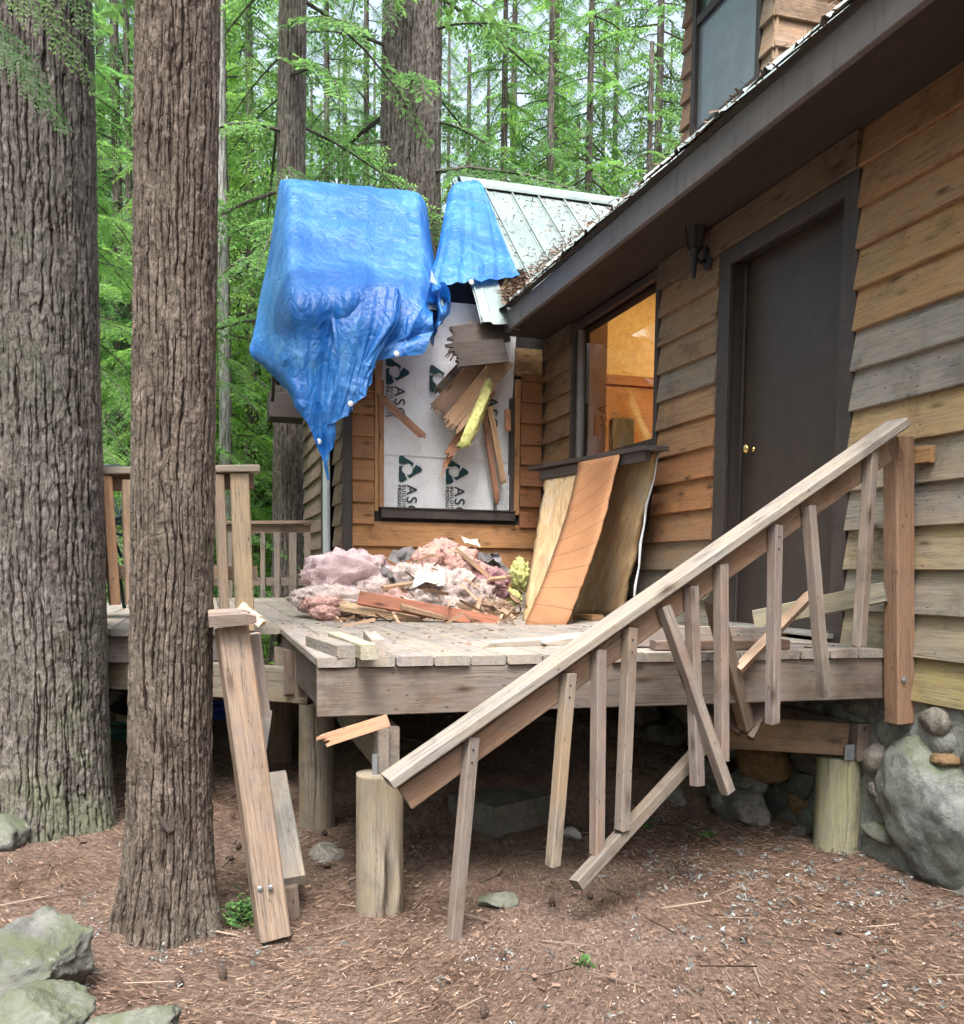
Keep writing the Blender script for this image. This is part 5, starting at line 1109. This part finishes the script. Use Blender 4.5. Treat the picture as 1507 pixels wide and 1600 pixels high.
# pale thin birches
BIRCH = m_bark('birch_bark', (.3, .31, .3), (.42, .43, .42), (.1, .09, .08), (.4, .42, .38), .3)
bm_ = trunk_mesh('trunk', 12, .075, .04, .02, .2, .25, .002, 24, 90, BIRCH, 77)
for (px, d, lab) in ((354, 12.5, 'thin white birch stem seen just right of the second trunk'), (985, 24, 'pale thin stem above the green roof ridge')):
    a = math.atan2(px-CX, FPX)+YAW; x, y = d*math.sin(a), d*math.cos(a); M = Matrix.Translation((x, y, gz(x, y)-.05)); t = tag(put('birch_tree', None, M), lab, 'tree'); put('trunk', bm_, M, t)
# undergrowth at the forest edge: leafy ground cover
pts = []; 
for k in range(5200):
    a = deg(NR.uniform(-13, 12)); d = NR.uniform(11.5, 24); x, y = d*math.sin(a), d*math.cos(a); h = NR.random()**1.5*1.0*(.4+.6*math.sin(x*2.3+y)**2); pts.append((x, y, h))
pts = np.array(pts); pts[:, 2] += ground_h(pts[:, 0], pts[:, 1])
put('undergrowth', shards('undergrowth', pts, (.1, .3), LEAFB, 44, .5, (2, 4)))['kind'] = 'stuff'

# ------------------------------------------------------------------ rocks
def rock(px, py, Y, size, mat, seed, label, rz=0.0, sub=5):
    p = onY(px, py, Y); p.z = min(p.z, gz(p.x, p.y)+size[2]*.45) if size[2] < .1 and py < 1590 else p.z; return tag(lump('rock', p, size, mat, seed, sub, .22, 1.2, .13, rz, facet=.95), label, 'rock')
rock(58, 1500, 2.9, (.2, .2, .15), GREYROCK, 2, 'large mossy grey rock at the left below the trunks', .4)
rock(40, 1592, 2.45, (.17, .16, .1), GREYROCK, 6, 'grey rock in the bottom left corner of the view', 1.2)
rock(185, 1618, 2.35, (.17, .13, .075), GREYROCK, 11, 'flat pale green rock cut by the bottom edge', .1)
rock(518, 1352, 4.1, (.12, .11, .12), DARKROCK, 14, 'dark pointed rock behind the front log post', .5)
rock(895, 1298, 4.1, (.055, .05, .03), m_rock('white_rock', (.4, .4, .4), (.55, .55, .53), (.3, .3, .25), 8, .3), 17, 'small white stone behind the hanging balusters', 0, 4)
rock(600, 1385, 3.55, (.06, .05, .05), DARKROCK, 19, 'small stone tucked beside the front log post', 0, 4)
rock(780, 1383, 3.3, (.08, .06, .035), GREYROCK, 23, 'flat stone behind the first hanging baluster', 0, 4)
rock(10, 1290, 4.6, (.13, .12, .095), GREYROCK, 26, 'half hidden rock at the foot of the massive left trunk', 0, 4)
rock(1380, 1578, 2.6, (.05, .04, .02), GREYROCK, 29, 'small flat stone in the open ground at lower right', 0, 3)
rs = random.Random(4)
for i, (px, py, Y, s) in enumerate([(950, 1195, 4.9, .13), (1000, 1165, 5.2, .14), (1040, 1250, 4.5, .12), (1095, 1215, 4.6, .13), (1160, 1265, 4.25, .13), (1140, 1195, 4.7, .12), (1205, 1230, 4.35, .11), (1235, 1180, 4.5, .13), (1265, 1250, 4.0, .1), (1180, 1145, 4.9, .12), (1250, 1300, 3.9, .055), (1060, 1150, 5.2, .14), (905, 1160, 5.3, .12), (1010, 1220, 4.7, .1), (1290, 1150, 4.3, .12), (850, 1140, 5.6, .12)]):
    o = lump('rubble_stone', onY(px, py, Y), (s*rs.uniform(.9, 1.25), s, s*rs.uniform(.65, .95)), DARKROCK if i % 4 else RUST if i % 8 == 0 else GREYROCK, 130+i, 4, .22, 1.1, .08, i, facet=.7)
    tag(o, 'rounded rubble stone heaped in the dark under the deck', 'stone', 'rubble stones under the deck')
# old concrete footing corner poking out of the bank
p = onZ(775, 1310, 0.0); cf = [(0, 0), (.42, .22), (.26, .5), (-.16, .3)]
v = [(x, y, z) for z in (-.25, .105) for (x, y) in cf]; v = [(x+(.0 if z < 0 else 0), y, z) for x, y, z in v]
f = [(3, 2, 1, 0), (4, 5, 6, 7)]+[(i, (i+1) % 4, (i+1) % 4+4, i+4) for i in range(4)]
cm_ = mesh('concrete_footing', v, f, CONC); tag(put('concrete_footing', cm_, Matrix.Translation((p.x, p.y, p.z+.045))), 'mossy concrete footing corner jutting from the bank under the deck', 'footing')

# ------------------------------------------------------------------ clutter behind the trunks
GREENM = m_plain('dark_green_tube', (.012, .03, .028), .4)
ch = thing('garden_chair', (-.62, 6.3, DK), 'dark green metal lattice chair behind the railing between the trunks', 'chair')
cy = 6.3
def ct(pts, r=.012, name='tube'): v, f = tubeverts([onY(px, py, y) for px, py, y in pts], r, 8); return put(name, mesh(name, v, f, GREENM, True), None, ch)
ct([(140, 735, cy+.1), (170, 728, cy+.1), (205, 733, cy+.1)], .016, 'top_rail'); ct([(143, 800, cy), (175, 812, cy), (210, 800, cy)], .014, 'armrest')
for (p, q) in (((150, 840), (175, 775)), ((175, 775), (205, 860)), ((150, 780), (190, 870)), ((200, 770), (160, 870)), ((148, 815), (205, 820)), ((148, 828), (205, 838))): ct([(p[0], p[1], cy+.05), (q[0], q[1], cy+.08)], .01, 'lattice_bar')
for (p, q) in (((155, 870), (163, 945)), ((183, 880), (195, 950)), ((207, 870), (212, 945)), ((160, 870), (150, 950))): ct([(p[0], p[1], cy), (q[0], q[1], cy-.1)], .012, 'leg')
boxes('seat', [((ch.location.x-.25, cy-.2, DK+.27), (ch.location.x+.2, cy+.2, DK+.3))], ch, GREENM)
HOSE = m_plain('green_hose', (.02, .09, .075), .4)
def coil(name, px, py, Y, r, n, th, mat, label, cat, sq=.35):
    c = onY(px, py, Y); c.z = max(c.z, gz(c.x, c.y)+.03); pts = []; g = random.Random(px)
    for i in range(n*18): a = i/18*2*math.pi; rr = r*(1+.12*math.sin(a*.37+1)+g.uniform(-.015, .015)); pts.append((c.x+rr*math.cos(a), c.y+rr*math.sin(a)*.8, c.z+.012*i/18+.015*math.sin(a*1.3)))
    v, f = tubeverts(pts, th, 6); return tag(put(name, mesh(name, v, f, mat, True)), label, cat)
coil('garden_hose', 165, 1150, 6.6, .24, 6, .012, HOSE, 'coiled dark green hose on the ground between the trunks', 'hose')
coil('blue_rope', 345, 1118, 7.6, .2, 7, .014, m_plain('blue_rope', (.02, .08, .4), .6), 'coil of blue rope on the ground under the deck', 'rope')
v, f = lathe([(.09, 0), (.11, .22), (.115, .225)], 24); bk = onY(411, 1106, 7.4); tag(put('bucket', mesh('bucket', v, f, m_plain('teal_plastic', (.2, .5, .42), .4), True), Matrix.Translation((bk.x, bk.y, bk.z-.06))), 'pale teal plastic bucket under the deck', 'bucket')
o = lump('black_bag', onY(190, 1095, 6.9), (.13, .12, .13), m_plain('black_plastic', (.012, .012, .014), .35), 5, 4, .3, 1.4, .15, 0, facet=.7); tag(o, 'black plastic bag draped on a block between the trunks', 'bag')
tag(box('concrete_block', onY(182, 1128, 6.9)-Vector((0, 0, .05)), onY(205, 1112, 6.9)+Vector((.1, .12, .0)), None, WOOD, (.4, .33, .2), .3), 'short wooden block under the black bag', 'block')
tag(box('offcut_block', onX(1452, 722, W-.065), onX(1436, 700, W-.036), None, WOOD, (.4, .24, .12), .1), 'small orange wood block fixed on the siding beside the newel post', 'block')

# ------------------------------------------------------------------ forest floor litter
def scatter(n, xr, yr, seed, zo=.004, dens=None):
    g = np.random.default_rng(seed); x = g.uniform(*xr, n); y = yr[0]+(yr[1]-yr[0])*g.random(n)**1.5
    if dens is not None: k = g.random(n) < dens(x, y); x, y = x[k], y[k]
    z = ground_h(x, y)+zo+g.random(len(x))*.008; return np.stack([x, y, z], -1)
put('needle_litter', shards('needle_litter', scatter(80000, (-2.6, 3.0), (1.8, 7), 1), (.008, .034), NEEDLE, 1, .35, (6, 14)))['kind'] = 'stuff'
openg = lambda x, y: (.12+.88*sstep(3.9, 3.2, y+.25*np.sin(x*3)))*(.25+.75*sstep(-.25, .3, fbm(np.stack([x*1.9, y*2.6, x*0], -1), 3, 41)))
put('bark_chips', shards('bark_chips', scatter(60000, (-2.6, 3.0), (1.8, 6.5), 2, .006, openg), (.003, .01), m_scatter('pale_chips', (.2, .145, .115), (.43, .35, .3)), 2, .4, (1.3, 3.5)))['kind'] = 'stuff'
lich = lambda x, y: np.clip(.03+.9*np.exp(-((x-2.3)/.5)**2-((y-3.2)/.5)**2)+.4*np.exp(-((x+.1)/.25)**2-((y-2.95)/.25)**2)+.25*(vnoise(np.stack([x*2.5, y*2.5, x*0], -1), 5) > .45), 0, 1)
base = scatter(2600, (-1.5, 3.0), (2.0, 4.6), 3, .012, lich); g = np.random.default_rng(4); pts = np.repeat(base, 9, 0)+g.normal(0, .014, (len(base)*9, 3))*np.array([1, 1, .5])
put('lichen_litter', shards('lichen_litter', pts, (.005, .018), m_scatter('grey_lichen', (.06, .068, .07), (.3, .33, .33)), 5, .6, (1.5, 3)))['kind'] = 'stuff'
put('bark_flakes', shards('bark_flakes', scatter(3000, (-2.6, 3.0), (1.8, 6.5), 22, .008), (.01, .032), m_scatter('brown_flakes', (.07, .045, .035), (.3, .2, .15)), 23, .25, (1.5, 5)))['kind'] = 'stuff'
for i in range(34):
    cp_ = scatter(1, (-1.6, 2.9), (1.95, 4.8), 700+i, .012)[0]; v, f = lathe([(.004, -.02), (.011, -.012), (.013, 0), (.009, .013), (.002, .022)], 8, .25, i)
    if i == 0: cone_me = mesh('fir_cone', v, f, m_plain('cone_scales', (.06, .04, .03), .9, 0, 90, .5))
    tag(put('fir_cone', cone_me, Matrix.Translation(cp_) @ Matrix.Rotation(1.4, 4, 'X') @ Matrix.Rotation(i*1.7, 4, 'Y') @ Matrix.Rotation(i*2.1, 4, 'X')), 'small dark fir cone lying in the needle litter', 'cone', 'fir cones on the ground')
# dry twigs
pts = scatter(420, (-2.2, 3.0), (1.9, 6), 9, .012); put('twigs', shards('twigs', pts, (.06, .22), m_scatter('twig_wood', (.06, .04, .03), (.3, .24, .19)), 12, .1, (22, 45)))['kind'] = 'stuff'
# small green sprigs
base = scatter(7, (-1.8, 3.0), (2.1, 4.2), 13, .015); pts = np.repeat(base, 26, 0)+np.random.default_rng(5).normal(0, .022, (len(base)*26, 3))*np.array([1, 1, .6])
fp = onZ(395, 1440, 0); pts = np.concatenate([pts, np.array(fp)+np.random.default_rng(6).normal(0, .05, (500, 3))*np.array([1.0, .6, .5])+np.array([0, 0, .04])])
put('ground_sprigs', shards('ground_sprigs', pts, (.012, .035), m_scatter('sprig_green', (.03, .07, .02), (.1, .2, .06)), 14, .5, (2, 4)))['kind'] = 'stuff'
